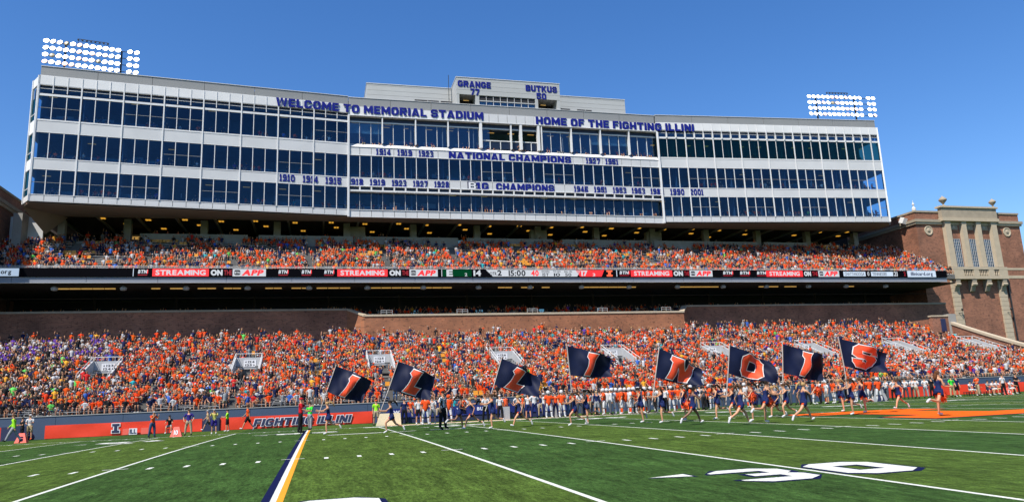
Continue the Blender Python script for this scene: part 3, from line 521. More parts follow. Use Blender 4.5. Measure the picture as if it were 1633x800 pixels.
# ---------------------------------------------------------------- upper balcony
ub = thing('upper_balcony', 'upper balcony of grey concrete steps and benches under the press box', 'grandstand', (0, 0, 0))
YL = 38.9; ZL0, ZL1 = 16.98, 17.98; UXL, UXR = -21.5, 112.3
b = MB(); n = 18
for k in range(n): piece('fascia_panel', ub, M['fascia'], UXL+(UXR-UXL)*k/n+.02, UXL+(UXR-UXL)*(k+1)/n-.02, YL+.02, YL+.35, 16.35, 16.96)
piece('deck_slab', ub, M['concrete'], UXL, UXR, YL+.36, 50.4, 16.4, 17.3); piece('deck_lip', ub, M['alum2'], UXL, UXR, YL-.02, YL+.34, 16.3, 16.345); piece('parapet', ub, M['alum2'], UXL, UXR, YL+.15, YL+.5, 17.3, 18.0)
b = MB(); [b.tube([(UXL, YL+.2, z_), (UXR, YL+.2, z_)], .022, 5) for z_ in (18.1, 18.26)]; [b.tube([(x, YL+.2, 17.98), (x, YL+.2, 18.28)], .022, 5) for x in np.arange(UXL, UXR, 2.0)]; b.build('front_rail', M['white'], ub)
UR = []; NU = 13; UTR = .86
def uz(i): return 17.55+i*.415+.004*i*i
UAIS = [9.5*k-1.2 for k in range(-2, 12)]
for i in range(NU):
    y = 39.5+i*UTR; z = uz(i); UR.append((y, z)); piece('step', ub, M['tread'], UXL+.3, 114.5, y, y+UTR+.02, z-.7, z)
    b = MB(); xx = UXL+.5
    for c in UAIS+[114.6]:
        if c-.6 > xx: b.box(xx, c-.6, y+.4, y+.66, z+.36, z+.41)
        xx = c+.6
    b.build('bench', M['bench'], ub)
YU = 39.5+NU*UTR; ZU = uz(NU)
piece('concourse_floor', ub, M['concrete'], UXL, 114.5, YU, 64, ZU-.5, ZU+.0)
for a, c in [(-4.0, 9.4), (10.8, 23.4), (24.8, 38.4), (39.7, 52.9), (54.4, 68.2), (69.5, 87.9), (89, 97.1)]: piece('rear_wall', ub, M['concrete'], a, c, YU+.05, YU+.25, ZU, ZU+1.15)
for k in range(13): piece('column', ub, M['concrete'], -5.9+9.5*k-.45, -5.9+9.5*k+.45, 52.2, 53.1, ZU+.003, 27.4)
piece('rear_concourse_wall', ub, M['interior2'], -20, 114.5, 62, 62.3, ZU, 29)
for k in range(26): piece('concourse_beam', ub, M['concrete'], -14+4.75*k, -13.75+4.75*k, 49.2, 61.9, 26.7, 27.0)
for k in range(13):
    piece('concourse_kiosk', ub, M['fascia'] if k % 2 else M['concrete'], -8+9.5*k, -4.6+9.5*k, 58, 61.9, ZU+.003, ZU+2.6); piece('kiosk_sign', ub, M['backdoor'] if k % 3 else M['lttube'], -7.7+9.5*k, -5+9.5*k, 57.93, 57.99, ZU+1.9, ZU+2.3)
for a in (22.6, 50, 69.2): piece('vent_block', ub, M['concrete'], a, a+2.6, 52.6, 53.6, ZU+.6, 26.6)
# ---------------------------------------------------------------- press box
pb = thing('press_box', 'long grey press box building with three bands of blue windows above the balcony', 'building', (0, 0, 0))
FP = [(-14.3, 42.35), (22.55, 46.0), (69.1, 46.0), (107.0, 42.85)]
CO = [(-15.5, 44.2)] + FP + [(108.4, 44.6)]
class Facet:
    def __init__(s, P, Q):
        s.P, s.Q = P, Q; s.L = math.hypot(Q[0]-P[0], Q[1]-P[1]); s.t = ((Q[0]-P[0])/s.L, (Q[1]-P[1])/s.L); s.n = (s.t[1], -s.t[0]); s.a = math.atan2(s.t[1], s.t[0])
    def box(s, name, m, u0, u1, d0, d1, z0, z1, parent=None, label=None):
        u, d = (u0+u1)/2, (d0+d1)/2
        o = obj(name, unit_box(m), parent or pb, (s.P[0]+s.t[0]*u+s.n[0]*d, s.P[1]+s.t[1]*u+s.n[1]*d, (z0+z1)/2), label)
        o.rotation_euler = (0, 0, s.a); o.scale = (u1-u0, d1-d0, z1-z0); return o
    def U(s, x): return (x-s.P[0])/s.t[0]
FL, FM, FR = Facet(FP[0], FP[1]), Facet(FP[1], FP[2]), Facet(FP[2], FP[3])
def side_facet(F, n, right):
    w = F.L/n; g0 = M['glassg'] if right else M['glass']
    bay = {(q, z_): rng.random() < .28 for q in range(n//3+1) for z_ in (0, 1, 2)}
    for i in range(n):
        a, b_ = i*w, (i+1)*w
        F.box('parapet_panel', M['alum'], a+.04, b_-.04, -.1, .10, 41.27, 42.38)
        F.box('parapet_post', M['alum'], a-.045, a+.045, .08, .15, 40.2, 42.4)
        F.box('upper_vent', M['navyglass'], a+.05, b_-.05, -.35, -.25, 40.78, 41.22)
        F.box('transom_pane', M['glassc'] if right else M['glass'], a+.05, b_-.05, -.02, .0, 40.15, 40.72)
        if right: F.box('sunshade_post', M['white'], a-.09, a+.09, .0, .22, 39.95, 40.75)
        for z0, z1, g in ((36.85, 39.78, g0), (31.98, 35.12, M['glass']), (27.48, 30.5, M['glass'])):
            F.box('window_pane', g, a+.04, b_-.04, -.02, .0, z0, z1)
            thick = .025 if (right and z0 > 36) else .042
            F.box('mullion', M['alum'], a-thick, a+thick, -.06, .08, z0, z1)
            if bay[(i//3, int((z0-27)//4.5))] and not (right and z0 > 36): F.box('transom_bar', M['roofmetal'], a+.056, b_-.056, -.03, .03, z0+1.45, z0+1.50)
        F.box('base_panel', M['alum2'], a+.03, b_-.03, -.1, .08, 26.68, 27.36)
    for i in range(0, n, 3):
        a, b_ = i*w, min(n, i+3)*w
        for z0, z1 in ((35.3, 36.6), (30.68, 31.8)): F.box('spandrel_panel', M['alum2'], a+.05, b_-.05, -.1, .08, z0, z1)
        F.box('pier_strip', M['alum'], a-.075, a+.075, .09, .17, 27.4, 41.26)
    for z0, z1, d in ((42.4, 42.47, .06), (41.2, 41.255, .12), (40.73, 40.77, .12), (39.83, 40.1, .14), (36.63, 36.82, .16), (35.15, 35.28, .14), (31.83, 31.95, .16), (30.53, 30.66, .14), (27.385, 27.46, .16), (26.6, 26.66, .12)):
        F.box('sill_band', M['alum'], .0, F.L, -.12, d*.7, z0, z1)
    for i in range(0, n, 4):
        F.box('roof_fascia_panel', M['roofmetal'], i*w+.02, min(n, i+4)*w-.02, -.9, -.25, 42.49, 43.74)
    F.box('roof_cap', M['alum2'], 0, F.L, -.95, -.18, 43.745, 43.82)
side_facet(FL, 24, False); side_facet(FR, 25, True)
n = 30; w = FM.L/n
def uM(x): return x-FP[1][0]
for i in range(n):
    a, b_ = i*w, (i+1)*w; xc = FP[1][0]+(a+b_)/2
    FM.box('base_panel', M['alum2'], a+.03, b_-.03, -.1, .08, 26.45, 27.32)
    FM.box('window_pane', M['glass'], a+.03, b_-.03, -.5, -.48, 27.44, 29.94); FM.box('mullion', M['alum2'], a-.02, a+.02, -.5, -.4, 27.44, 29.94)
    FM.box('bracket', M['white'], a-.10, a+.10, -.05, .14, 30.2, 30.66)
    FM.box('lower_vent', M['navyglass'], a+.12, b_-.12, -.3, -.2, 30.2, 30.66)
    FM.box('window_pane', M['glass'], a+.04, b_-.04, -.02, .0, 31.98, 35.08); FM.box('mullion', M['alum'], a-.042, a+.042, -.06, .09, 31.98, 35.08)
    if (i//3) in (4, 6, 9): FM.box('transom_bar', M['roofmetal'], a+.056, b_-.056, -.03, .03, 33.4, 33.45)
    FM.box('spandrel_panel', M['alum2'], a+.03, b_-.03, -.1, .08, 35.23, 36.22); FM.box('spandrel_panel', M['alum2'], a+.03, b_-.03, -.1, .08, 30.82, 31.86)
    if i*w+FP[1][0] < 41.2 or i*w+FP[1][0] > 49.6:
        FM.box('booth_pane', M['glassc'], a+.03, b_-.03, -.62, -.6, 37.05, 40.08); FM.box('booth_mullion', M['alum'], a-.03, a+.03, -.66, -.5, 37.05, 40.08)
    elif i*w+FP[1][0] < 49.6: FM.box('balustrade_panel', M['navyglass'], a+.05, b_-.05, -.55, -.5, 37.1, 38.25); FM.box('balustrade_post', M['alum'], a-.05, a+.05, -.57, -.42, 37.05, 38.27)
for i in range(0, n, 3):
    a, b_ = i*w, (i+3)*w
    FM.box('booth_vent', M['navyglass'], a+.05, b_-.05, -.65, -.55, 40.3, 40.84); FM.box('booth_post', M['alum'], a-.08, a+.08, -.6, .05, 37.05, 40.86)
FM.box('balustrade_rail', M['alum'], uM(41.3), uM(50.0), -.6, -.4, 38.275, 38.4)
for x in (41.3, 47.3, 50.0): FM.box('booth_pier', M['alum'], uM(x)-.17, uM(x)+.17, -.62, .1, 37.02, 40.87)
for z0, z1, d0, d1 in ((40.88, 40.95, -.7, .14), (40.1, 40.28, -.7, -.45), (35.1, 35.21, -.1, .14), (31.88, 31.96, -.1, .10), (30.68, 30.8, -.1, .16), (29.98, 30.18, -.55, .16), (27.34, 27.42, -.55, .16), (26.38, 26.43, -.12, .12), (36.24, 36.3, -.1, .12)):
    FM.box('sill_band', M['alum'], 0, FM.L, d0, d1, z0, z1)
b = MB(); b.add([(22.56, 46.6, 37.0), (69.09, 46.6, 37.0), (69.09, 45.84, 36.32), (22.56, 45.84, 36.32), (22.56, 46.6, 36.31), (69.09, 46.6, 36.31)], [(0, 3, 2, 1), (0, 4, 3), (1, 2, 5), (3, 4, 5, 2)]); b.build('sloping_sill', M['white'], pb)
for x0, x1 in ((22.56, 41.2), (41.2, 49.4), (49.4, 69.08)):
    if x0 == 41.2:
        for k in range(6): FM.box('parapet_panel', M['alum2'], uM(x0)+k*1.367+.03, uM(x0)+(k+1)*1.367-.03, -.2, .06, 40.97, 42.25)
    else: FM.box('sign_band', M['alum'], uM(x0)+.01, uM(x1)-.01, -.2, .06, 40.97, 42.22)
for k in range(8): 
    x0, x1 = 22.56+k*5.8, 22.56+(k+1)*5.8
    FM.box('roof_fascia_panel', M['roofmetal'], uM(x0)+.02, uM(x1)-.02, -.9, -.25, 42.27, 43.62 if k not in () else 43.6)
FM.box('roof_cap', M['alum2'], 0, FM.L, -.95, -.18, 43.625, 43.70)
for F, u in ((FL, FL.L), (FR, 0)): F.box('joint_strip', M['alum'], u-.13, u+.13, .05, .3, 26.4, 40.8); F.box('joint_strip', M['alum'], u-.08, u+.08, .0, .115, 40.81, 42.4)
# chamfered corner glazing at both ends
FCL, FCR = Facet(CO[0], CO[1]), Facet(CO[4], CO[5])
for F, e in ((FCL, 0), (FCR, 0)):
    for z0, z1 in ((36.85, 39.78), (31.98, 35.12), (27.48, 30.5)): F.box('window_pane', M['glassg'], .05, F.L-.05, -.02, 0, z0, z1); F.box('transom_bar', M['alum'], .1, F.L-.1, -.02, .05, z0+.75, z0+.82)
    for z0, z1 in ((41.27, 42.38), (35.2, 36.8), (30.6, 31.9), (26.68, 27.4)): F.box('spandrel_panel', M['alum'], .0, F.L, -.1, .06, z0, z1)
    F.box('upper_vent', M['navyglass'], .05, F.L-.05, -.3, -.2, 39.9, 41.2)
    for u in (.0, F.L): F.box('corner_post', M['alum'], u-.14, u+.14, -.1, .14, 26.62, 42.42)
# floors, inner walls, roof (outline follows the facade)
def plan(dep, back=66): 
    o = []
    for i, (x, y) in enumerate(CO): o.append((x, y+dep))
    return o+[(CO[-1][0], back), (CO[0][0], back)]
for z0, z1, m, dep, nm in ((27.1, 27.36, M['concrete'], .22, 'floor_slab'), (30.72, 31.85, M['ifloor'], .22, 'floor_slab'), (35.25, 36.6, M['ifloor'], .22, 'floor_slab'), (41.0, 42.2, M['ifloor'], .75, 'roof_slab'), (43.0, 43.5, M['roofmetal'], 1.1, 'roof_deck')):
    b = MB(); b.prism(plan(dep), 2, z0, z1); b.build(nm, m, pb)
b = MB(); b.prism(plan(.12, 48.7), 2, 26.43, 26.46); o = b.build('soffit', M['soffit'], pb)
b = MB(); b.prism([(-17.0, 48.86), (109.5, 48.86), (109.5, 64), (-17, 64)], 2, 27.03, 27.09); b.build('concourse_ceiling', M['interior2'], pb)
b = MB(); b.box(-15, 108, 48.7, 48.85, 26.4, 27.09); b.build('soffit_beam', M['soffit'], pb)
for z0, z1 in ((27.4, 30.7), (31.9, 35.2), (36.65, 40.95)):
    piece('suite_back_wall', pb, M['suitewall'], -15, 108, 50.5, 50.7, z0+1.9, z1); piece('suite_back_wall', pb, M['suitedark'], -15, 108, 50.5, 50.7, z0, z0+1.9)
    for F in (FL, FM, FR):
        for q in range(int(F.L/4.6)):
            if rng.random() < .8 and not (F is FM and z0 > 36): F.box('suite_counter', M['counter'], q*4.6+.3, q*4.6+4.3, -1.75, -1.6, z0, z0+.95+rng.uniform(0, .15))
            if rng.random() < .45: F.box('suite_screen', M['blind'], q*4.6+1+rng.uniform(0, 2), q*4.6+2.1+rng.uniform(0, 2), -3.4, -3.35, z0+1.4, z0+2.0)
            if rng.random() < .3: F.box('suite_light', M['lttube'], q*4.6+.6, q*4.6+1.5, -2.6, -2.45, z1-.25, z1-.2)
    for k in range(0, 81, 3):
        x = FP[0][0]+.2+k*1.51; y0 = np.interp(x, [p_[0] for p_ in FP], [p_[1] for p_ in FP])+1.0
        if not (41 < x < 50 and z0 > 36): piece('suite_partition', pb, M['ifloor'], x, x+.08, y0-.4, 50.4, z0, z1)
# blinds and ceiling lights seen through the glass
for i in (0, 1, 2, 18.5, 19, 23, 24, 25, 26):
    if i != 18.5 and i != 19: FM.box('blind', M['blind'], i*w+.06, (i+1)*w-.06, -.8, -.76, 38.6, 40.05)
for i in range(n):
    x = FP[1][0]+(i+.5)*w
    if i % 2: piece('ceiling_light', pb, M['lttube'], x-.5, x+.5, 49, 49.15, 40.5, 40.58)
for i in range(25):
    x, y = FR.P[0]+FR.t[0]*(i+.5)*FR.L/25, FR.P[1]+FR.t[1]*(i+.5)*FR.L/25
    if i % 2 == 0: piece('ceiling_light', pb, M['ltyel'], x-.3, x+.3, y+3.2, y+3.5, 39.9, 39.97)
# yellow fittings under the building, two rows
for k in range(13):
    for dx, y in ((1.2, 51.5), (2.6, 54.5), (6.0, 52), (7.2, 57)):
        x = -10.0+9.5*k+dx+rng.uniform(-.5, .5)
        if x < 108: 
            for e in (0, .36): piece('soffit_light', pb, M['ltyel'], x+e, x+e+.28, y, y+.5, 26.9, 27.0)
# penthouse blocks
def clad_block(name, x0, x1, y0, y1, z0, z1, st=.72, cap=True):
    m = M['clad']; z = z0
    while z < z1-.05:
        piece(name, pb, m, x0, x1, y0, y1, z+.03, min(z1, z+st)); z += st
    piece('block_core', pb, M['roofmetal'], x0+.08, x1-.08, y0+.08, y1-.08, z0, z1-.02)
    if cap: piece('block_cap', pb, M['alum2'], x0-.06, x1+.06, y0-.06, y1+.06, z1+.002, z1+.1)
clad_block('cladding_strip', 25.3, 38.9, 50, 60, 43.72, 47.6); clad_block('cladding_strip', 54.9, 66.0, 50, 60, 43.72, 47.6)
clad_block('cladding_strip', 37.95, 53.8, 46.35, 60, 45.22, 47.85)
for x0, x1 in ((37.95, 38.35), (40.75, 41.3), (49.85, 50.3), (53.3, 53.8)): piece('block_pier', pb, M['clad'], x0, x1, 46.352, 50, 42.6, 45.21)
for x0, x1 in ((38.35, 40.75), (50.3, 53.3)): piece('open_box_back', pb, M['dark'], x0, x1, 48.6, 48.7, 43.6, 45.2); piece('open_box_sill', pb, M['roofmetal'], x0, x1, 46.36, 48.6, 42.7, 43.5); piece('open_box_light', pb, M['lttube'], x0+.9, x0+1.7, 47.9, 48.0, 44.95, 45.02)
for k in range(8):
    a = 41.32+k*1.065
    piece('penthouse_pane', pb, M['glassc'], a+.03, a+1.03, 46.5, 46.52, 42.55, 44.35); piece('penthouse_mullion', pb, M['alum2'], a-.03, a+.03, 46.42, 46.55, 42.35, 45.2)
    piece('penthouse_vent', pb, M['dark'], a+.15, a+.95, 46.5, 46.6, 44.55, 45.1)
    if k < 8: piece('blind', pb, M['blind'], a+.06, a+1.0, 46.7, 46.74, 43.75, 44.3)
piece('penthouse_rail', pb, M['clad'], 41.3, 49.85, 46.4, 46.6, 44.36, 44.5); piece('penthouse_back', pb, M['interior'], 41.3, 49.85, 50, 50.2, 42.3, 45.2); piece('penthouse_ledge', pb, M['alum2'], 41.3, 49.85, 46.3, 46.55, 42.26, 42.34)
for u in (605, 668, 700): pass
for x0, x1 in ((32.3, 34.2), (34.3, 35.9), (36.2, 38.0), (55.0, 56.6), (57.8, 59.1), (59.2, 60.2)): piece('louvre', pb, M['dark'], x0, x1, 49.9, 49.96, 44.9, 45.5)
b = MB(); b.tube([(37.4, 49.6, 43.7), (37.4, 49.6, 49.6)], .05, 5); b.build('antenna_mast', M['steel'], pb)
# concrete stair wall at the left end
piece('stair_wall', pb, M['concrete'], -17.6, -16.6, 47.5, 60, 17, 26.4); b = MB(); b.prism([(44.6, 26.42), (50.5, 26.42), (50.5, 19), (49.4, 19)], 0, -15.2, -14.5); b.build('raking_beam', M['concrete'], pb) if False else None
piece('end_column', pb, M['concrete'], -13.6, -12.8, 50.5, 51.4, 22, 26.4)
piece('end_wall', pb, M['alum2'], -18.6, -14.9, 49.5, 49.9, 17, 26.4); b = MB(); b.add([(-15.6, 44.2, 26.42), (-14.6, 49.5, 24.2), (-12.2, 49.5, 26.42)], [(0, 1, 2)]); b.build('sloping_soffit', M['soffit'], pb)
# ---------------------------------------------------------------- raised letters on the facade
M_L = [M['blueletter'], M['blueletter']]
def facade_sign(name, txt, x0, x1, z0, z1, label, group=None, gap=.12, Y=None, st=.31, **kk):
    t = thing(name, label, 'sign', (0, 0, 0), group)
    lay, wd = block_lay(txt, gap, a=st, b=.23); s = (x1-x0)/wd
    for c, P, cx in lay:
        X = x0+cx*s; Fc = FL if X < FP[1][0] else (FR if X > FP[2][0] else FM); b = MB()
        slab(b, P, lambda q: (q-cx)*s, lambda q: q*(z1-z0), -.06, .0, 0, 1)
        if Y is None: d = .19 if (Fc is not FM and z0 > 40) else .10; u = Fc.U(X); loc = (Fc.P[0]+Fc.t[0]*u+Fc.n[0]*d, Fc.P[1]+Fc.t[1]*u+Fc.n[1]*d, z0); a = Fc.a
        else: loc = (X, Y, z0); a = 0
        o = b.build('letter' if not c.isdigit() else 'digit', M_L, t, loc=loc); o.rotation_euler = (0, 0, a)
    return t
facade_sign('facade_lettering', 'WELCOME TO MEMORIAL STADIUM', 13.0, 41.7, 41.25, 42.42, 'raised blue letters reading WELCOME TO MEMORIAL STADIUM under the roof', 'raised blue lettering on the press box')
facade_sign('facade_lettering', 'HOME OF THE FIGHTING ILLINI', 49.65, 75.2, 41.05, 42.25, 'raised blue letters reading HOME OF THE FIGHTING ILLINI under the roof', 'raised blue lettering on the press box')
facade_sign('facade_lettering', 'NATIONAL CHAMPIONS', 36.5, 54.8, 35.22, 36.22, 'raised blue letters reading NATIONAL CHAMPIONS on the upper band', 'raised blue lettering on the press box')
facade_sign('facade_lettering', 'CHAMPIONS', 43.2, 51.95, 30.78, 31.78, 'raised blue letters reading CHAMPIONS after the B1G mark on the lower band', 'raised blue lettering on the press box')
facade_sign('facade_lettering', '1G', 40.35, 42.1, 30.78, 31.78, 'blue number one and letter G of the B1G mark', 'raised blue lettering on the press box')
t = thing('facade_lettering', 'white block letter B starting the B1G mark before CHAMPIONS', 'sign', (0, 0, 0), 'raised blue lettering on the press box'); block_text('letter_edge', 'B', 39.05, 40.42, 30.66, 31.90, 45.91, M['navy'], t, depth=.03, a=.36, b=.26); block_text('letter', 'B', 39.22, 40.26, 30.78, 31.78, 45.87, M['whiteletter'], t, depth=.04, a=.24, b=.17)
facade_sign('facade_lettering', 'GRANGE', 38.15, 43.1, 46.4, 47.35, 'raised blue letters reading GRANGE on the left of the roof block', 'raised blue lettering on the roof block', Y=46.34)
facade_sign('facade_lettering', 'BUTKUS', 48.45, 53.35, 46.4, 47.35, 'raised blue letters reading BUTKUS on the right of the roof block', 'raised blue lettering on the roof block', Y=46.34)
facade_sign('facade_number', '77', 40.0, 41.35, 45.2, 46.2, 'blue number 77 below the name GRANGE', 'blue numbers on the roof block', Y=46.34, gap=.16); facade_sign('facade_number', '50', 50.1, 51.6, 45.2, 46.2, 'blue number 50 below the name BUTKUS', 'blue numbers on the roof block', Y=46.34, gap=.16)
ORD = ['leftmost', 'second', 'third', 'fourth', 'fifth', 'sixth', 'seventh', 'eighth', 'ninth', 'tenth', 'eleventh', 'twelfth', 'thirteenth', 'fourteenth', 'last']
def years(lst, z0, z1, band):
    for ki, (yr, u0_, u1_ , vv) in enumerate(lst):
        x0, x1 = at(u0_, vv, 45.8)[0], at(u1_, vv, 45.8)[0]
        facade_sign('year_number', yr, x0, x1, z0, z1, 'raised blue year %s, %s from the left on the %s' % (yr, ORD[ki], band), 'blue year numbers on the %s' % band, gap=.2, st=.27)
years([('1914', 600, 623, 242), ('1919', 634, 657, 243), ('1923', 668, 691, 244), ('1927', 935, 957, 257), ('1951', 966, 986, 258)], 35.25, 36.15, 'national champions band')
years([('1910', 446, 470, 285), ('1914', 483, 507, 286), ('1915', 519, 544, 287), ('1918', 555, 579, 290), ('1919', 590, 614, 291), ('1923', 625, 648, 293), ('1927', 659, 682, 294), ('1928', 693, 716, 296),
       ('1946', 916, 938, 303), ('1951', 948, 968, 303.5), ('1953', 978, 999, 304), ('1963', 1008, 1029, 305), ('1983', 1038, 1059, 305.5), ('1990', 1069, 1090, 306), ('2001', 1099, 1119, 307)], 30.82, 31.75, 'lower champions band')
# ---------------------------------------------------------------- ribbon board
rb = thing('ribbon_board', 'long black LED ribbon board with scores and adverts along the balcony front', 'screen', (0, 0, 0))
for k in range(28): piece('housing', rb, M['ledblack'], UXL+k*4.779, UXL+(k+1)*4.779-.01, YL-.12, YL+.0, ZL0, ZL1)
YB = YL-.12
def lx(u): return float(at(u, 436, YB)[0])
def panel(u0_, u1_, m, z0=.06, z1=.94, sk=0): 
    b = MB(); x0, x1 = lx(u0_), lx(u1_); a, c = ZL0+z0*(ZL1-ZL0), ZL0+z1*(ZL1-ZL0); b.prism([(x0+sk, a), (x1, a), (x1+sk*.7, c), (x0, c)], 1, YB-.025, YB-.004); return b.build('screen_panel', m, rb)
def ltx(txt, u0_, u1_, m, z0=.2, z1=.8, bold=.05, gap=.08, slant=0): return text_mesh('screen_text', txt, lx(u0_), lx(u1_), ZL0+z0*(ZL1-ZL0), ZL0+z1*(ZL1-ZL0), YB-.026, m, rb, bold=bold, depth=.012, gap=gap, slant=slant)
panel(-8, 30, M['ledpale']); ltx('org', 1, 18, M['leddark'], .3, .8, .03)
panel(212, 213, M['ledpale'])
for a in (220, 444, 481, 517, 988, 1153, 1180, 1207): ltx('BTN', a, a+14, M['ledwhite'], .38, .82, .05, slant=.15); panel(a+14.5, a+16, M['ledred'], .38, .85); panel(a, a+15, M['leddred'], .16, .26)
for s0, s1, on0, on1, a0, a1 in ((243, 333, 336, 355, 371, 424), (538, 618, 621, 639, 653, 698), (1006, 1072, 1074, 1089, 1100, 1136), (1222, 1280, 1282, 1293, 1305, 1338)):
    panel(s0, s1, M['ledred']); ltx('STREAMING', s0+5, s1-5, M['whiteletter'] if False else M['ledwhite'], .2, .8, .03); ltx('ON', on0, on1, M['ledwhite'], .15, .85, .07, .02); ltx('THE', on1+2, a0-1, M['leddred'], .2, .8, .02)
    panel(a0, a1, M['ledwhite']); wv = a1-a0; ltx('APP', a0+wv*.27, a0+wv*.9, M['ledred'], .14, .86, .06, .03, .2)
    b = MB(); q0, q1 = lx(a0+wv*.05), lx(a0+wv*.23); b.prism([(q0, ZL0+.3), (q0+.1, ZL0+.2), (q1-.1, ZL0+.2), (q1, ZL0+.3), (q1, ZL0+.72), (q1-.1, ZL0+.82), (q0+.1, ZL0+.82), (q0, ZL0+.72)], 1, YB-.03, YB-.0255); b.build('app_badge', M['leddark'], rb); text_mesh('screen_text', 'BTN', q0+.06, q1-.06, ZL0+.36, ZL0+.62, YB-.031, M['ledwhite'], rb, depth=.01)
panel(704, 705, M['ledwhite']); panel(706, 752, M['ledgreen']); ltx('E', 712, 722, M['ledwhite'], .06, .94, .05); ltx('2', 741, 745, M['ledwhite'], .1, .5, .02); ltx('14', 755, 767, M['ledwhite'], .12, .88, .05)
panel(775, 920, M['ledwhite'], sk=.9); ltx('QTR', 781, 792, M['leddark'], .2, .65, .02); ltx('2', 793, 800, M['leddark'], .15, .88, .04); ltx('15:00', 811, 838, M['leddark'], .12, .88, .03); ltx('40', 847, 859, M['ledred'], .12, .88, .04)
for tx, bt, u in (('DOWN', '1ST', 870), ('TO GO', '10', 888), ('BALL ON', '50', 906)): ltx(tx, u-6, u+6, M['leddark'], .58, .86, .01); ltx(bt, u-5, u+5, M['leddark'], .1, .5, .02)
panel(918, 959, M['ledred'], sk=.6); ltx('17', 927, 937, M['ledwhite'], .12, .88, .05); ltx('3', 945, 949, M['ledwhite'], .1, .5, .02)
b = MB(); xi = lx(972); z0, z1 = ZL0+.08, ZL1-.08; b.box(xi-.42, xi+.42, YB-.02, YB-.004, z0, z0+.22); b.box(xi-.2, xi+.2, YB-.02, YB-.004, z0+.22, z1-.22); b.box(xi-.42, xi+.42, YB-.02, YB-.004, z1-.22, z1); b.build('screen_logo', M['ledorange'], rb)
panel(983, 984, M['ledpale']); panel(1345, 1380, M['ledpale'], .14, .82); ltx('CHATTANOOGA', 1347, 1378, M['leddark'], .25, .7, .0); ltx('0', 1383, 1386, M['ledwhite'], .2, .8, .02); panel(1389, 1424, M['ledpale'], .14, .82); ltx('TENNESSEE', 1391, 1414, M['leddark'], .25, .7, .0); ltx('21', 1425, 1431, M['ledwhite'], .15, .85, .02); ltx('2', 1441, 1444, M['leddred'], .2, .8, .02)
panel(1447, 1492, M['ledpale'], .02, .98); ltx('illinicard.org', 1452, 1487, M['navy'], .25, .8, .03)
# ---------------------------------------------------------------- floodlights
def flood(x0, y0, x1, y1, z0, z1, posts, label, off, seedn, odd, fr):
    t = thing('floodlight_rack', label, 'floodlight', (x0, y0, 43.8), 'floodlight racks on the press box roof'); r = random.Random(seedn)
    dx, dy = x1-x0, y1-y0; H = z1-z0
    for j in range(4):
        z = z0+H*j/3-43.8; b = MB(); b.tube([(0, .25, z), (dx, dy+.25, z)], .05, 5); b.build('crossbar', M['steel'], t)
        for i in range(14):
            s = i/13; s = s*.93 if i < 12 else (.80+.93*.0+(i-11)*.1) if False else s
            m = M['lampoff'] if (i, j) in off else (M['lamporange'] if r.random() < odd else M['lamp'])
            l_ = obj('lamp', lampmesh(m), t, (dx*s, dy*s, z)); l_.rotation_euler = (math.radians(72), 0, math.radians(r.uniform(-14, 4)))
    for s in posts:
        b = MB(); b.box(dx*s-.09, dx*s+.09, dy*s+.3, dy*s+.5, -.6, z1-43.8+.1); b.build('post', M['steel'], t)
    b = MB(); a0, a1 = fr; zt = z1-43.8+1.0
    b.tube([(dx*a0, dy*a0+.4, z1-43.8), (dx*a0, dy*a0+.4, zt), (dx*a1, dy*a1+.4, zt), (dx*a1, dy*a1+.4, z1-43.8)], .05, 5); b.tube([(dx*a0, dy*a0+.4, zt-.25), (dx*a1, dy*a1+.4, zt-.25)], .03, 5); [b.lathe([(.03, 0), (.12, -.1), (.1, -.24)], (dx*(a0+(a1-a0)*k/7), dy*(a0+(a1-a0)*k/7)+.3, zt), 6) for k in range(8)]
    b.build('service_frame', M['steel'], t)
_lm = {}
def lampmesh(m):
    if m.name not in _lm:
        b = MB(); b.lathe([(.05, -.34), (.16, -.30), (.32, -.05), (.35, .0)], n=12, m=1); b.lathe([(.33, .004), (.25, .06), (.1, .08)], n=12, m=0); _lm[m.name] = newmesh('lamp', b.v, b.f, [m, M['steel']], True, b.mi)
    return _lm[m.name]
flood(-15.9, 48.0, -5.5, 49.8, 46.85, 49.75, (.2, .82), 'larger looking left floodlight rack of four lamp rows with a few dead lamps', {(3, 3), (1, 1), (8, 1)}, 3, .3, (.33, .66))
flood(99.0, 48.0, 111.0, 47.0, 46.5, 49.6, (.12, .72), 'right floodlight rack of four lamp rows near the press box right end', {(5, 2)}, 5, .2, (.3, .62))
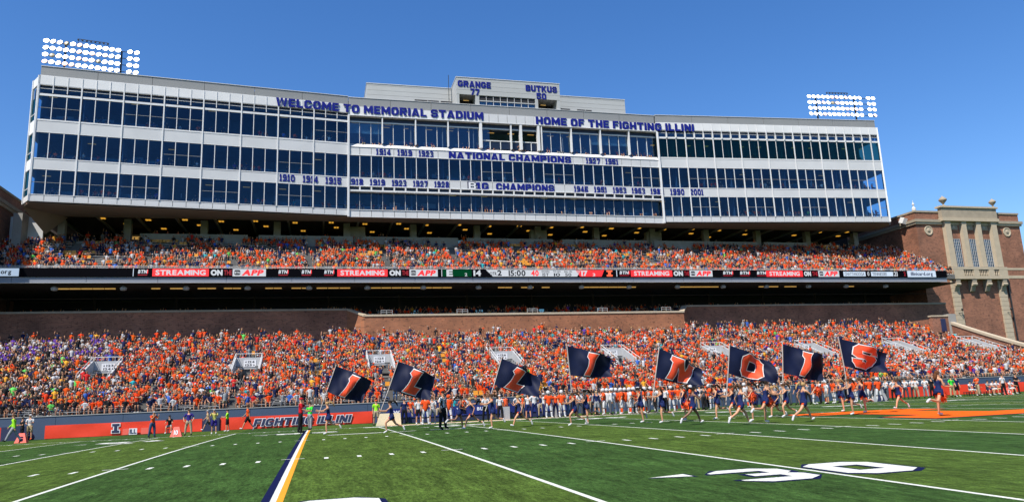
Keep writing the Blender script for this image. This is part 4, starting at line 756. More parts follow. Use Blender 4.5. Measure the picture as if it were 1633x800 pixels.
# ---------------------------------------------------------------- brick towers
def tower(X0, X1, Yf, Yb, full, label):
    """front face at Yf between X0 and X1"""
    t = thing('brick_tower', label, 'tower', (X0, Yf, 0), 'brick end towers of the stadium'); L = X1-X0; c = L/2
    def B(nm, m, x0, x1, y0, y1, z0, z1): return piece(nm, t, m, x0, x1, y0, y1, z0, z1)
    B('brick_wall', M['brick'], 0, L, 0, Yb-Yf, 0, 29.2)
    B('parapet_coping', M['stone_dark'], -.12, L+.12, -.12, Yb-Yf+.12, 29.2, 29.5)
    B('cornice', M['stone'], -.25, L+.25, -.25, Yb-Yf+.25, 27.15, 27.5); B('cornice_top', M['stone_dark'], -.4, L+.4, -.4, Yb-Yf+.4, 27.502, 27.95)
    B('stone_band', M['stone'], -.05, L+.05, -.05, Yb-Yf+.05, 19.45, 19.8); B('stone_band', M['stone'], -.05, L+.05, -.05, Yb-Yf+.05, 18.0, 18.5)
    if not full: return t
    p0, p1 = 5.15, 16.0           # portico from 119.95 to 131
    B('entablature', M['stone_dark'], p0-.35, p1+.35, -.75, -.01, 28.2, 29.95); B('entablature_top', M['stone'], p0-.6, p1+.6, -.95, .3, 29.952, 30.25); B('entablature_cornice', M['stone'], p0-.5, p1+.5, -.95, -.01, 27.65, 28.19)
    for k in range(9): B('block_joint', M['stone_dark'], p0-.3+k*1.37, p0-.28+k*1.37, -.965, -.94, 29.96, 30.24)
    xs_ = [p0+.6, p0+3.95, p0+7.0, p0+10.25]
    for i, x in enumerate(xs_):
        w = .62 if i in (0, 3) else .5
        b = MB(); b.prism([(x-w*1.02, 19.85), (x+w*1.02, 19.85), (x+w*1.02, 20.15), (x+w, 20.25), (x+w*.86, 27.0), (x+w, 27.1), (x+w, 27.64), (x-w, 27.64), (x-w, 27.1), (x-w*.86, 27.0), (x-w, 20.25), (x-w*1.02, 20.15)], 1, -.72, -.02); b.build('pilaster', M['stone'], t)
    for i in range(3):
        xc = (xs_[i]+xs_[i+1])/2; W_ = .93
        wd = obj('tall_window', None, t, (xc, 0, 0)); 
        def WB(nm, m, x0, x1, y0, y1, z0, z1): return piece(nm, wd, m, x0, x1, y0, y1, z0, z1)
        WB('pane', M['towerglass'], -W_, W_, -.05, -.03, 19.9, 24.75)
        for k in range(6): WB('muntin', M['alum2'], -W_+k*2*W_/5-.018, -W_+k*2*W_/5+.018, -.1, -.052, 19.9, 24.75)
        for k in range(10): WB('muntin', M['alum2'], -W_, W_, -.098, -.054, 19.9+k*.53, 19.93+k*.53)
        B('carved_panel', M['stone_dark'], xc-.85, xc+.85, -.12, -.01, 26.3, 27.2)
        b = MB(); b.lathe([(.28, -.03), (.22, .05), (.05, .07)], n=10); o = b.build('panel_rosette', M['stone'], t, loc=(xc, -.13, 26.75)); o.rotation_euler = (math.pi/2, 0, 0)
    # balcony with balusters and brackets
    B('balcony_slab', M['stone'], p0-.2, p1+.2, -1.1, -.01, 17.75, 18.25); B('balcony_top', M['stone'], p0-.2, p1+.2, -1.1, -.8, 19.35, 19.75)
    for a, c_ in ((p0-.2, p0+1.9), (p0+4.0, p0+5.05), (p0+7.1, p0+8.2), (p0+10.2-.9, p1+.2)): B('balcony_pier', M['stone'], a, c_, -1.08, -.82, 18.252, 19.345)
    for a, c_ in ((p0+1.9, p0+4.0), (p0+5.05, p0+7.1), (p0+8.2, p0+9.3)):
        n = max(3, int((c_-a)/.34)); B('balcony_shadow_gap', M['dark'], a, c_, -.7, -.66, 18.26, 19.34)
        for k in range(n): b = MB(); b.lathe([(.06, 0), (.1, .3), (.05, .62), (.09, 1.09)], (a+(k+.5)*(c_-a)/n, -.95, 18.253), 6); b.build('baluster', M['stone'], t)
    for x in xs_: 
        b = MB(); b.prism([(-1.0, 17.74), (-1.0, 17.2), (-.6, 16.4), (-.35, 15.8), (-.02, 15.7), (-.02, 17.74)], 0, x-.42, x+.42); b.build('bracket', M['stone_dark'], t)
        b = MB(); b.lathe([(.28, -.45), (.28, .45)], n=8); o = b.build('bracket_scroll', M['stone'], t, loc=(x, -.8, 16.9)); o.rotation_euler = (0, math.pi/2, 0)
    for x in (xs_[0], xs_[3]+.05):
        z = 0.0; k = 0
        while z < 17.7: B('quoin_block', M['stone'], x-.72-(.0 if k % 2 else .04), x+.72+(.0 if k % 2 else .04), -.30, -.01, z+.02, min(17.7, z+.72)); z += .74; k += 1
    for x in (2.3, 18.7):
        b = MB(); b.lathe([(.82, 0), (.82, .1), (.66, .12), (.62, .05)], n=20); o = b.build('medallion', M['stone'], t, loc=(x, -.01, 26.1)); o.rotation_euler = (math.pi/2, 0, 0)
        b = MB(); b.lathe([(.35, 0), (.2, .12), (.05, .14)], (0, 0, 0), 8); o = b.build('medallion_relief', M['stone_dark'], t, loc=(x, -.06, 26.1)); o.rotation_euler = (math.pi/2, 0, 0)
    B('downpipe', M['steel'], p1+.75, p1+.95, -.25, -.05, 0, 19.3); B('conduit', M['steel'], 6.2, L, -.35, -.3, 7.3, 7.42)
    for x in (5.5, 15.55): b = MB(); b.tube([(x, -.3, 12.2), (x+.3, -.7, 12.1), (x+.3, -.8, 12.6)], .06, 5); b.lathe([(.1, 0), (.2, .15), (.12, .35)], (x+.3, -.8, 12.55), 6); b.build('wall_lamp', M['black'], t)
    return t
M['towerglass'] = mat('tower_window_glass', (0.03, 0.07, 0.12), 0.12, 0, .5, .8)
tw = tower(115.0, 136.7, 46.0, 72.0, True, 'right brick tower with limestone pilasters, balcony and three tall windows')
tl = tower(-40.7, -19.0, 34.0, 55.6, False, 'left brick tower edge with stone cornice at the frame edge beside the press box')
piece('corner_turret', tl, M['brick'], 20.6, 21.9, 21.7, 22.9, 0, 30.0)
for x, y, z, s, lab in ((120.6, 45.4, 30.25, 1.0, 'stone urn finial on the left end of the tower entablature'), (131.0, 45.4, 30.25, .9, 'stone urn finial on the right end of the tower entablature')):
    t = thing('urn_finial', lab, 'finial', (x, y, z), 'stone urn finials on the right tower')
    b = MB(); b.lathe([(.35*s, 0), (.3*s, .12), (.12*s, .22), (.12*s, .34*s)], n=10); b.build('foot', M['stone_dark'], t); b = MB(); b.lathe([(.12*s, .34*s), (.62*s, .95*s), (.66*s, 1.1*s), (.3*s, 1.5*s), (.1*s, 1.62*s), (.02, 1.8*s)], n=12); b.build('bowl', M['stone_dark'], t, smooth=True)
t = thing('roof_beacon', 'small white lightning beacon on the left corner of the right tower', 'beacon', (115.6, 46.6, 29.5)); b = MB(); b.lathe([(.3, 0), (.34, .5), (.12, .8), (.1, .95)], n=8); b.build('housing', M['white'], t); b = MB(); b.lathe([(.08, .95), (.2, 1.1), (.2, 1.3), (.06, 1.5), (.03, 1.9)], n=8); b.build('globe', M['white'], t)
t = thing('roof_speaker', 'white box loudspeaker under the parapet on the tower side', 'loudspeaker', (114.4, 48.0, 28.2)); b = MB(); b.box(-.35, .35, -.5, .5, -.5, .5); o = b.build('cabinet', M['white'], t); o.rotation_euler = (.35, .3, 0); b = MB(); b.box(.3, .6, -.1, .1, -.1, .1); b.build('bracket', M['steel'], t)
for x, y, z, lab in ((125.3, 43.6, 6.3, 'white security camera on a pole in front of the tower, left of the pair'), (135.0, 43.6, 6.7, 'white security camera at the right frame edge')):
    t = thing('security_camera', lab, 'camera', (x, y, 0), 'white cameras before the tower'); b = MB(); b.tube([(0, 0, 0), (0, 0, z)], .05, 5); b.build('pole', M['steel'], t); b = MB(); b.lathe([(.1, 0), (.45, .05), (.45, .6), (.3, .75)], (0, 0, 0), 10); o = b.build('head', M['white'], t, loc=(0, 0, z)); o.rotation_euler = (.5, -.9, 0); b = MB(); b.lathe([(.3, 0), (.26, .1)], (0, 0, -.11), 10); o = b.build('lens', M['black'], t, loc=(0, 0, z)); o.rotation_euler = (.5, -.9, 0)
# green awning roof seen behind the coping at the far right
# ---------------------------------------------------------------- people on the field
# Body: one skinned mesh grown on a posed skeleton; clothes are shells cut from it bone by bone.
def rotx(a): c, s = math.cos(a), math.sin(a); return np.array([[1, 0, 0], [0, c, -s], [0, s, c]])
def limb(o, a1, l1, a2, l2, ab=0.0):
    """two bone chain hanging down; angle>0 swings forward (+Y); returns joint, end, direction"""
    d1 = np.array([math.sin(ab), math.sin(a1)*math.cos(ab), -math.cos(a1)*math.cos(ab)]); j = o+d1*l1
    d2 = np.array([math.sin(ab)*.4, math.sin(a2), -math.cos(a2)]); d2 /= np.linalg.norm(d2); return j, j+d2*l2, d2
def skeleton(lean=0., tL=0., kL=0., tR=0., kR=0., aL=0., eL=0., bL=.12, aR=0., eR=0., bR=.12, sit=False, sp=0.10, fem=False, inw=0.0, head=0.0, foot=(0., 0.), twist=0.):
    """angles in degrees; t=thigh forward, k=knee bend, a=upper arm forward, e=elbow bend, b=abduction (rad)"""
    R = math.radians; J = {}; hip = np.array([0, 0, 0.0]); up_ = np.array([0, math.sin(R(lean)), math.cos(R(lean))])
    J['pelvis'] = hip; J['waist'] = hip+up_*.17; J['chest'] = hip+up_*.40; J['neck'] = hip+up_*.53
    hd = np.array([0, math.sin(R(lean*.4+head)), math.cos(R(lean*.4+head))]); J['chin'] = J['neck']+hd*.085+np.array([0, .015, 0]); J['crown'] = J['chin']+hd*.125+np.array([0, -.005, 0])
    sw_ = .165 if fem else .195
    for s, n_, t_, k_, a_, e_, b_, ft in ((-1, 'L', tL, kL, aL, eL, bL, foot[0]), (1, 'R', tR, kR, aR, eR, bR, foot[1])):
        h = hip+np.array([s*.095, 0, -.04]); J['hip'+n_] = h; j, e, d = limb(h, R(t_), .43, R(t_-k_), .42, s*(sp if sp < .5 else .1)*1.0)
        J['knee'+n_] = j; J['ankle'+n_] = e; fa = R(t_-k_+ft); J['toe'+n_] = e+np.array([0, math.cos(fa)*.17, math.sin(fa)*.17-.035])
        sh = J['chest']+up_*.055+np.array([s*sw_, s*twist, 0]); J['sho'+n_] = sh; j, e, d = limb(sh, R(a_), .29, R(a_+e_), .25, s*b_)
        e = e+np.array([-s*inw, 0, 0]); d = (e-j)/np.linalg.norm(e-j); J['elb'+n_] = j; J['wri'+n_] = e; J['hand'+n_] = e+d*.085
    low = min(min(J['ankleL'][2]-.085, J['toeL'][2]-.04), min(J['ankleR'][2]-.085, J['toeR'][2]-.04))
    for k in J: J[k] = J[k]-np.array([0, 0, low])
    return J
EDG = [('pelvis', 'waist'), ('waist', 'chest'), ('chest', 'neck'), ('neck', 'chin'), ('chin', 'crown')]
for n_ in 'LR': EDG += [('pelvis', 'hip'+n_), ('hip'+n_, 'knee'+n_), ('knee'+n_, 'ankle'+n_), ('ankle'+n_, 'toe'+n_), ('chest', 'sho'+n_), ('sho'+n_, 'elb'+n_), ('elb'+n_, 'wri'+n_), ('wri'+n_, 'hand'+n_)]
def radii(fem, bulk):
    r = {'pelvis': (.145, .115), 'waist': (.115, .095), 'chest': (.155, .115), 'neck': (.052, .055), 'chin': (.070, .082), 'crown': (.076, .09), 'hip': (.095, .095), 'knee': (.058, .060), 'ankle': (.036, .040), 'toe': (.036, .028), 'sho': (.058, .058), 'elb': (.040, .040), 'wri': (.028, .026), 'hand': (.036, .020)}
    if fem: r.update({'waist': (.098, .083), 'chest': (.135, .105), 'pelvis': (.15, .115), 'sho': (.046, .046), 'elb': (.033, .033), 'wri': (.024, .022), 'hip': (.10, .1)})
    if not fem: r = {k: (a*bulk, b*bulk) if k not in ('crown', 'chin', 'hand', 'toe') else (a, b) for k, (a, b) in r.items()}
    return r
def skin_body(J, fem, bulk):
    names = list(J); idx = {k: i for i, k in enumerate(names)}; me = bpy.data.meshes.new('body')
    me.from_pydata([tuple(J[k]) for k in names], [(idx[a], idx[b]) for a, b in EDG], []); o = bpy.data.objects.new('tmp', me); COL.objects.link(o)
    sk = o.modifiers.new('s', 'SKIN'); sk.use_smooth_shade = True; sk.branch_smoothing = .3; rr = radii(fem, bulk)
    sv = me.skin_vertices[0].data
    for k, i in idx.items():
        kk = k[:-1] if k[-1] in 'LR' else k; sv[i].radius = rr[kk]; sv[i].use_root = (k == 'pelvis')
    o.modifiers.new('u', 'SUBSURF').levels = 1
    dg = bpy.context.evaluated_depsgraph_get(); m2 = bpy.data.meshes.new_from_object(o.evaluated_get(dg)); bpy.data.objects.remove(o); bpy.data.meshes.remove(me)
    nv = len(m2.vertices); co = np.empty(nv*3); m2.vertices.foreach_get('co', co); no = np.empty(nv*3); m2.vertices.foreach_get('normal', no)
    f = [tuple(p.vertices) for p in m2.polygons]; bpy.data.meshes.remove(m2); return co.reshape(-1, 3), no.reshape(-1, 3), f
def classify(P, J):
    best = np.full(len(P), 1e9); lab = np.zeros(len(P), int); tt = np.zeros(len(P))
    for i, (a, b) in enumerate(EDG):
        A, Bv = J[a], J[b]; d = Bv-A; t = np.clip(((P-A)@d)/(d@d), 0, 1); q = A+t[:, None]*d; dd = np.linalg.norm(P-q, axis=1)/(1.6 if i < 3 else 1.0)
        k = dd < best; best[k] = dd[k]; lab[k] = i; tt[k] = t[k]
    return lab, tt
EI = {e: i for i, e in enumerate(EDG)}
def region(lab, tt, spec):
    k = np.zeros(len(lab), bool)
    for a, b, t0, t1 in spec: 
        i = EI[(a, b)]; k |= (lab == i) & (tt >= t0-1e-6) & (tt <= t1+1e-6)
    return k
def LR(*s): return [(a+n_ if a not in ('pelvis', 'chest') else a, b+n_, t0, t1) for n_ in 'LR' for a, b, t0, t1 in s]
TOR = [('pelvis', 'waist', 0, 1), ('waist', 'chest', 0, 1)]; UP = [('chest', 'neck', 0, .45)]
GAR = {'shirt': (TOR+UP+LR(('chest', 'sho', 0, 1), ('sho', 'elb', 0, .72)), .018), 'long_shirt': (TOR+UP+LR(('chest', 'sho', 0, 1), ('sho', 'elb', 0, 1), ('elb', 'wri', 0, .95)), .018),
       'jersey': (TOR+UP+LR(('chest', 'sho', 0, 1), ('sho', 'elb', 0, .75)), .04), 'top': (TOR[:1]+[('waist', 'chest', 0, 1), ('chest', 'neck', 0, .12)]+LR(('chest', 'sho', 0, .12)), .014),
       'trousers': (LR(('pelvis', 'hip', 0, 1), ('hip', 'knee', 0, 1), ('knee', 'ankle', 0, .93))+[('pelvis', 'waist', 0, .15)], .024), 'shorts': (LR(('pelvis', 'hip', 0, 1), ('hip', 'knee', 0, .85))+[('pelvis', 'waist', 0, .15)], .028),
       'tights': (LR(('pelvis', 'hip', 0, 1), ('hip', 'knee', 0, 1), ('knee', 'ankle', 0, .15)), .016), 'socks': (LR(('knee', 'ankle', .35, .95)), .012), 'trunks': (LR(('pelvis', 'hip', 0, 1), ('hip', 'knee', 0, .42)), .012),
       'skirt': (LR(('pelvis', 'hip', 0, 1), ('hip', 'knee', 0, .28))+[('pelvis', 'waist', 0, .3)], .035), 'shoes': (LR(('ankle', 'toe', 0, 1), ('knee', 'ankle', .93, 1)), .014), 'gloves': (LR(('wri', 'hand', 0, 1)), .008)}
class Pose:
    def __init__(s, fem=False, bulk=1.0, **kw):
        s.J = skeleton(fem=fem, **kw); s.fem = fem; co, no, f = skin_body(s.J, fem, bulk); s.co, s.no, s.f = co, no, f
        cen = np.array([co[list(q)].mean(0) for q in f]); s.lab, s.tt = classify(cen, s.J); s.cache = {}
        b = MB(); b.v = [tuple(p) for p in co]; b.f = list(f)
        for n_ in 'LR':      # five bent fingers rooted in each palm
            w_, h = s.J['wri'+n_], s.J['hand'+n_]; d = (h-w_)/np.linalg.norm(h-w_); side = np.array([0, 1.0, 0]) if abs(d[1]) < .8 else np.array([0, 0, 1.0]); side -= d*(side@d); side /= np.linalg.norm(side); pn = np.cross(d, side)
            for k, (o_, ln) in enumerate(((-.027, .060), (-.009, .075), (.009, .07), (.027, .052))): p0 = h-d*.01+side*o_; p1 = p0+d*ln*.55; b.tube([p0, p1, p1+(d*.75+pn*.5*(1 if n_ == 'L' else -1))*ln*.5], [.009, .0085, .007], 4)
            p0 = w_+d*.035+side*.025; b.tube([p0, p0+(d*.6+side*.8)*.03, p0+(d*1.3+side*.9)*.045], [.011, .010, .008], 4)
        # face: nose, ears, brow (small relief on the head)
        c, k_ = s.J['chin'], s.J['crown']; hd = (k_-c)/np.linalg.norm(k_-c); m_ = c+hd*.055; fwd = np.cross(np.array([1.0, 0, 0]), hd); fwd = fwd if fwd[1] > 0 else -fwd; fwd /= np.linalg.norm(fwd)
        b.tube([m_+fwd*.078+hd*.03, m_+fwd*.103-hd*.005], [.008, .014], 4)
        for sx in (-1, 1): b.tube([m_+np.array([sx*.074, 0, 0])-hd*.02, m_+np.array([sx*.086, -.008, 0])+hd*.015], [.012, .016], 5)
        s.head = (m_+hd*.035, hd, fwd); s.body = newmesh('body', b.v, b.f, [M['skinslot']], True)
        b = MB()
        for sx in (-1, 1): b.tube([m_+fwd*.080+hd*.028+np.array([sx*.028-.009, 0, 0]), m_+fwd*.080+hd*.028+np.array([sx*.028+.009, 0, 0])], .006, 4)
        b.tube([m_+fwd*.082-hd*.035+np.array([-.02, 0, 0]), m_+fwd*.082-hd*.035+np.array([.02, 0, 0])], .005, 4); s.features = newmesh('facial_features', b.v, b.f, [M['black']])
    def garment(s, g):
        if g in s.cache: return s.cache[g]
        b = MB(); gs = g[:-2] if g[-2:] in ('_L', '_R') else g; sd = g[-1] if gs != g else None
        if gs in GAR:
            spec, off = GAR[gs]; spec = [q for q in spec if sd is None or q[1][-1] == sd]; k = region(s.lab, s.tt, spec); fs = [s.f[i] for i in np.nonzero(k)[0]]; vs = sorted({v_ for q in fs for v_ in q}); ix = {v_: i for i, v_ in enumerate(vs)}
            P = s.co[vs]+s.no[vs]*off
            if g == 'skirt':       # flare the hem outwards
                hz_ = s.J['pelvis'][2]; dr = np.clip((hz_-P[:, 2])/.25, 0, 1); P[:, 0] += np.sign(P[:, 0])*dr*.05; P[:, 1] += np.where(P[:, 1] > s.J['pelvis'][1], 1, -1)*dr*.04
            nf = len(vs); edges = {}
            for q in fs:
                for i in range(len(q)): e = (q[i], q[(i+1) % len(q)]); edges[e] = 1
            F = [tuple(ix[v_] for v_ in q) for q in fs]; Vv = [tuple(p) for p in P]; inner = s.co[vs]+s.no[vs]*.002; Vv += [tuple(p) for p in inner]
            for (a, c) in edges:
                if (c, a) not in edges: F.append((ix[c], ix[a], ix[a]+nf, ix[c]+nf))    # hem closes back to the body
            b.v, b.f, b.mi = Vv, F, [0]*len(F)
        else:
            C, hd, fwd = s.head; side = np.cross(fwd, hd)
            def dome(r, lo, sx=1, sy=1, oz=0, rings=5, n=12, back=0):
                V = []; F = []
                for i in range(rings+1):
                    ph = lo+(math.pi/2-lo)*i/rings
                    for k in range(n):
                        a = 2*math.pi*k/n; V.append(C+hd*(r*math.sin(ph)+oz)+side*r*sx*math.cos(ph)*math.cos(a)+fwd*(r*sy*math.cos(ph)*math.sin(a)-back))
                F = [(i*n+k, i*n+(k+1) % n, (i+1)*n+(k+1) % n, (i+1)*n+k) for i in range(rings) for k in range(n)]; b.add(V, F)
            if g == 'cap': dome(.098, .15, 1, 1.12, .0); b.add([C+hd*.02+side*x+fwd*y for x, y in ((-.075, .07), (.075, .07), (.05, .18), (-.05, .18))]+[C+hd*.035+side*x+fwd*y for x, y in ((-.075, .07), (.075, .07), (.05, .175), (-.05, .175))], [(0, 1, 2, 3), (7, 6, 5, 4), (0, 3, 7, 4), (3, 2, 6, 7), (2, 1, 5, 6)])
            elif g == 'short_hair': dome(.094, -.1, 1, 1.15, .004, back=.014)
            elif g == 'helmet':
                dome(.135, -.75, .95, 1.12, .01, 8, 14, .012)
                for dz in (-.035, -.075): b.tube([C+side*.09+fwd*.09+hd*dz, C+side*.05+fwd*.155+hd*dz, C-side*.05+fwd*.155+hd*dz, C-side*.09+fwd*.09+hd*dz], .009, 4)
            elif g in ('ponytail', 'long_hair'):
                dome(.1, -.35, 1, 1.1, .004, 6, 12, .018); q = C-fwd*.10+hd*.05
                if g == 'ponytail': b.tube([q, q-fwd*.10+hd*.02, q-fwd*.20-hd*.06, q-fwd*.27-hd*.18, q-fwd*.29-hd*.27], [.025, .05, .052, .04, .012], 7)
                else: b.tube([q+fwd*.05-hd*.03, q-fwd*.02-hd*.12, q-fwd*.05-hd*.24, q-fwd*.05-hd*.34], [.07, .075, .065, .03], 8)
        m = newmesh(g, b.v, b.f, [M['clothslot']], True); s.cache[g] = m; return m
M['skinslot'] = mat('skin_light', (0.52, 0.27, 0.17), 0.6, 0, .06, 8); M['clothslot'] = mat('cloth_plain', (.4, .4, .4), .8)
SK = {'a': mat('skin_fair', (0.56, 0.27, 0.15), .55), 'b': mat('skin_tan', (0.45, 0.22, 0.12), .55), 'c': mat('skin_brown', (0.20, 0.09, 0.05), .55), 'd': mat('skin_dark', (0.08, 0.035, 0.02), .5)}
def cm(name, c, **k): return mat('cloth_'+name, tuple(q*.88 for q in c), .85, 0, .18, 9, spec=.15, **k)
C = {'navy': cm('navy', (.012, .022, .095)), 'blue': cm('blue', (.02, .07, .35)), 'orange': cm('orange', (.80, .085, .015)), 'white': cm('white', (.64, .64, .66)), 'black': cm('black', (.012, .012, .015)), 'grey': cm('grey', (.30, .31, .33)), 'dgrey': cm('dark_grey', (.07, .08, .10)),
     'red': cm('red', (.50, .01, .02)), 'neon': cm('neon_green', (.35, .80, .03)), 'neong': cm('bright_green', (.05, .70, .06)), 'khaki': cm('khaki', (.42, .33, .22)), 'tan': cm('tan', (.50, .36, .20)), 'jean': cm('jeans', (.04, .09, .18)), 'purple': cm('purple', (.03, .02, .20)), 'teal': cm('teal', (.02, .35, .42)), 'yellow': cm('pale_yellow', (.62, .60, .16)),
     'blond': cm('blond_hair', (.42, .27, .12)), 'brown': cm('brown_hair', (.07, .035, .018)), 'darkhair': cm('dark_hair', (.015, .01, .008)), 'auburn': cm('auburn_hair', (.14, .05, .02))}
def stripes():
    m = bpy.data.materials.new('cloth_referee_stripes'); m.use_nodes = True; n = m.node_tree.nodes; l = m.node_tree.links; b = n['Principled BSDF']; tc = n.new('ShaderNodeTexCoord'); sp = n.new('ShaderNodeSeparateXYZ'); l.new(tc.outputs['Object'], sp.inputs[0])
    mu = n.new('ShaderNodeMath'); mu.operation = 'MULTIPLY'; mu.inputs[1].default_value = 11; l.new(sp.outputs[0], mu.inputs[0]); fr = n.new('ShaderNodeMath'); fr.operation = 'FRACT'; l.new(mu.outputs[0], fr.inputs[0]); g = n.new('ShaderNodeMath'); g.operation = 'GREATER_THAN'; g.inputs[1].default_value = .5; l.new(fr.outputs[0], g.inputs[0])
    mx = n.new('ShaderNodeMix'); mx.data_type = 'RGBA'; mx.inputs[6].default_value = (.012, .012, .02, 1); mx.inputs[7].default_value = (.7, .7, .72, 1); l.new(g.outputs[0], mx.inputs[0]); l.new(mx.outputs[2], b.inputs['Base Color']); b.inputs['Roughness'].default_value = .8; return m
C['stripe'] = stripes()
PO = {}
PD = {'run_a': dict(fem=True, lean=14, tL=58, kL=52, tR=-28, kR=48, aL=-35, eL=85, aR=42, eR=80, foot=(-5, -35)),
      'run_b': dict(fem=True, lean=12, tL=4, kL=12, tR=12, kR=88, aL=34, eL=80, aR=-28, eR=85, foot=(8, -30)),
      'run_c': dict(fem=True, lean=10, tL=22, kL=20, tR=-30, kR=62, aL=25, eL=95, aR=-20, eR=95, foot=(0, -45)),
      'run_stride': dict(fem=True, lean=8, tL=42, kL=22, tR=-42, kR=18, aL=-40, eL=60, aR=48, eR=95, foot=(12, -55)),
      'run_kick': dict(fem=True, lean=6, tL=4, kL=6, tR=-32, kR=72, aL=30, eL=70, aR=10, eR=75, foot=(8, -45)),
      'flag_a': dict(fem=True, lean=8, tL=18, kL=22, tR=-24, kR=58, aL=60, eL=35, aR=48, eR=45, foot=(0, -40), inw=.06),
      'flag_b': dict(fem=True, lean=8, tL=50, kL=58, tR=-30, kR=40, aL=55, eL=38, aR=42, eR=52, foot=(-8, -45), inw=.06),
      'pom_low': dict(fem=True, lean=12, tL=6, kL=8, tR=-40, kR=52, aL=38, eL=52, aR=32, eR=58, foot=(5, -45), inw=.05),
      'stand': dict(tL=3, kL=3, tR=-4, kR=2, aL=4, eL=12, aR=-2, eR=10), 'stand_b': dict(tL=6, kL=6, tR=-8, kR=4, aL=22, eL=72, aR=16, eR=66, inw=.12),
      'stand_c': dict(tL=0, kL=0, tR=0, kR=0, sp=.18, aL=6, eL=30, bL=.5, aR=6, eR=30, bR=.5, inw=.12), 'camera': dict(lean=8, tL=8, kL=8, tR=-6, kR=6, aL=48, eL=98, aR=48, eR=98, inw=.09, head=10),
      'point': dict(tL=4, kL=4, tR=-5, kR=4, aL=62, eL=35, aR=20, eR=60, inw=.05), 'walk': dict(lean=4, tL=28, kL=6, tR=-20, kR=16, aL=-24, eL=14, aR=26, eR=20, foot=(6, -15)),
      'player': dict(bulk=1.12, tL=4, kL=3, tR=-4, kR=3, sp=.14, aL=8, eL=22, bL=.28, aR=2, eR=26, bR=.28), 'player_b': dict(bulk=1.12, tL=10, kL=14, tR=-8, kR=6, sp=.12, aL=28, eL=70, bL=.22, aR=6, eR=20, bR=.25),
      'player_up': dict(bulk=1.12, tL=14, kL=18, tR=-14, kR=14, sp=.12, aL=60, eL=60, bL=.3, aR=10, eR=40, bR=.3), 'sit': dict(lean=12, tL=86, kL=84, tR=80, kR=88, aL=38, eL=40, aR=40, eR=38, sp=.2)}
def pose(k):
    if k not in PO: PO[k] = Pose(**PD[k])
    return PO[k]
OUTF = {'cheer': [('top', 'navy'), ('skirt', 'navy'), ('trunks', 'orange'), ('shoes', 'white')], 'player': [('jersey', 'orange'), ('tights', 'white'), ('socks', 'white'), ('shoes', 'white')]}
def person(u, vv, kind, ps, label, face=None, h=None, skin='a', hair=None, group=None, clothes=None, dy=0.0, lift=0.0):
    P = pose(ps); p = atz(u, vv); Y = p[1]+dy
    if kind in ('player', 'staff') and Y < .35 and vv < 668: Y = .4+abs(Y) % 1.0
    if Y > 9.0: Y = 9.0
    q = CPOS+(p-CPOS)*((Y-CPOS[1])/(p[1]-CPOS[1])); X = q[0]
    h = h or {'cheer': 1.66, 'player': 1.88}.get(kind, 1.78); s = h/1.73
    rz = math.radians({'L': 90, 'R': -90, 'T': 0, 'C': 180, 'FL': 135, 'FR': -135}.get(face, 0) if isinstance(face, str) else (face or 0))
    t = thing('person', label, 'person', (X, Y, gz(Y)+.012+lift), group, rz); t.scale = (s, s, s)
    o = obj('body', P.body, t); o.material_slots[0].link = 'OBJECT'; o.material_slots[0].material = SK[skin]; obj('facial_features', P.features, t)
    for g, c_ in [(g+x if x else g, c_) for g, c_ in (clothes or OUTF.get(kind))+([hair] if hair else []) for x in (('_L', '_R') if g in ('shoes', 'socks') else ('',))]:
        o = obj({'shoes_L': 'shoe', 'shoes_R': 'shoe', 'socks_L': 'sock', 'socks_R': 'sock'}.get(g, g), P.garment(g), t); o.material_slots[0].link = 'OBJECT'; o.material_slots[0].material = C[c_]
    return t
def cheer(u, vv, ps, face, hair, label, grp='cheerleaders running along the sideline', **k): return person(u, vv, 'cheer', ps, label, face, hair=hair, group=grp, skin=k.pop('skin', 'a'), **k)
B_, N_, D_, A_ = ('ponytail', 'blond'), ('ponytail', 'brown'), ('ponytail', 'darkhair'), ('long_hair', 'auburn')
HW, HO = ('helmet', 'white'), ('helmet', 'orange')
def staff(u, vv, ps, label, shirt, low, lowc, head, face='T', skin='a', **k):
    sh = k.pop('sh', 'shirt'); cl_ = [(sh, shirt), (low, lowc), ('shoes', k.pop('shoe', 'black'))]; return person(u, vv, 'staff', ps, label, face, hair=head, clothes=cl_, skin=skin, group='people standing on the sideline', **k)
CAPW, CAPN, CAPR, HS, HD, CAPG, CAPO = ('cap', 'white'), ('cap', 'navy'), ('cap', 'red'), ('short_hair', 'brown'), ('short_hair', 'darkhair'), ('cap', 'grey'), ('cap', 'orange')
staff(20, 706, 'walk', 'person in long neon green shirt and pale trousers leaning left at the far left edge', 'neon', 'trousers', 'grey', HS, 'L', sh='long_shirt')
staff(34, 700, 'stand_b', 'person in black shirt and black shorts walking behind the G marker', 'black', 'shorts', 'black', HD, 'FL', h=1.6)
staff(46, 699, 'stand_b', 'person in white shirt, tan shorts and white cap with arms folded left of the bags', 'white', 'shorts', 'tan', CAPW, 'C', shoe='orange')
staff(242, 697, 'camera', 'photographer in orange vest and blue jeans holding a camera to the face', 'orange', 'trousers', 'jean', CAPG, 'FR', h=1.62)
staff(300, 693, 'stand_c', 'person in purple polo shirt and khaki trousers with hands on hips', 'purple', 'trousers', 'khaki', HS, 'C', h=1.66)
staff(331, 687, 'walk', 'person in tan shirt and dark shorts walking behind the yellow vest photographer', 'tan', 'shorts', 'dgrey', CAPG, 'L', shoe='white', h=1.55)
staff(341, 691, 'camera', 'photographer in yellow vest and navy shorts before the navy gate', 'yellow', 'shorts', 'purple', CAPG, 'C', shoe='white', h=1.62)
staff(362, 687, 'stand_b', 'person in neon and black top with black shorts looking down by the banner', 'neon', 'shorts', 'black', HD, 'L', shoe='white', h=1.55)
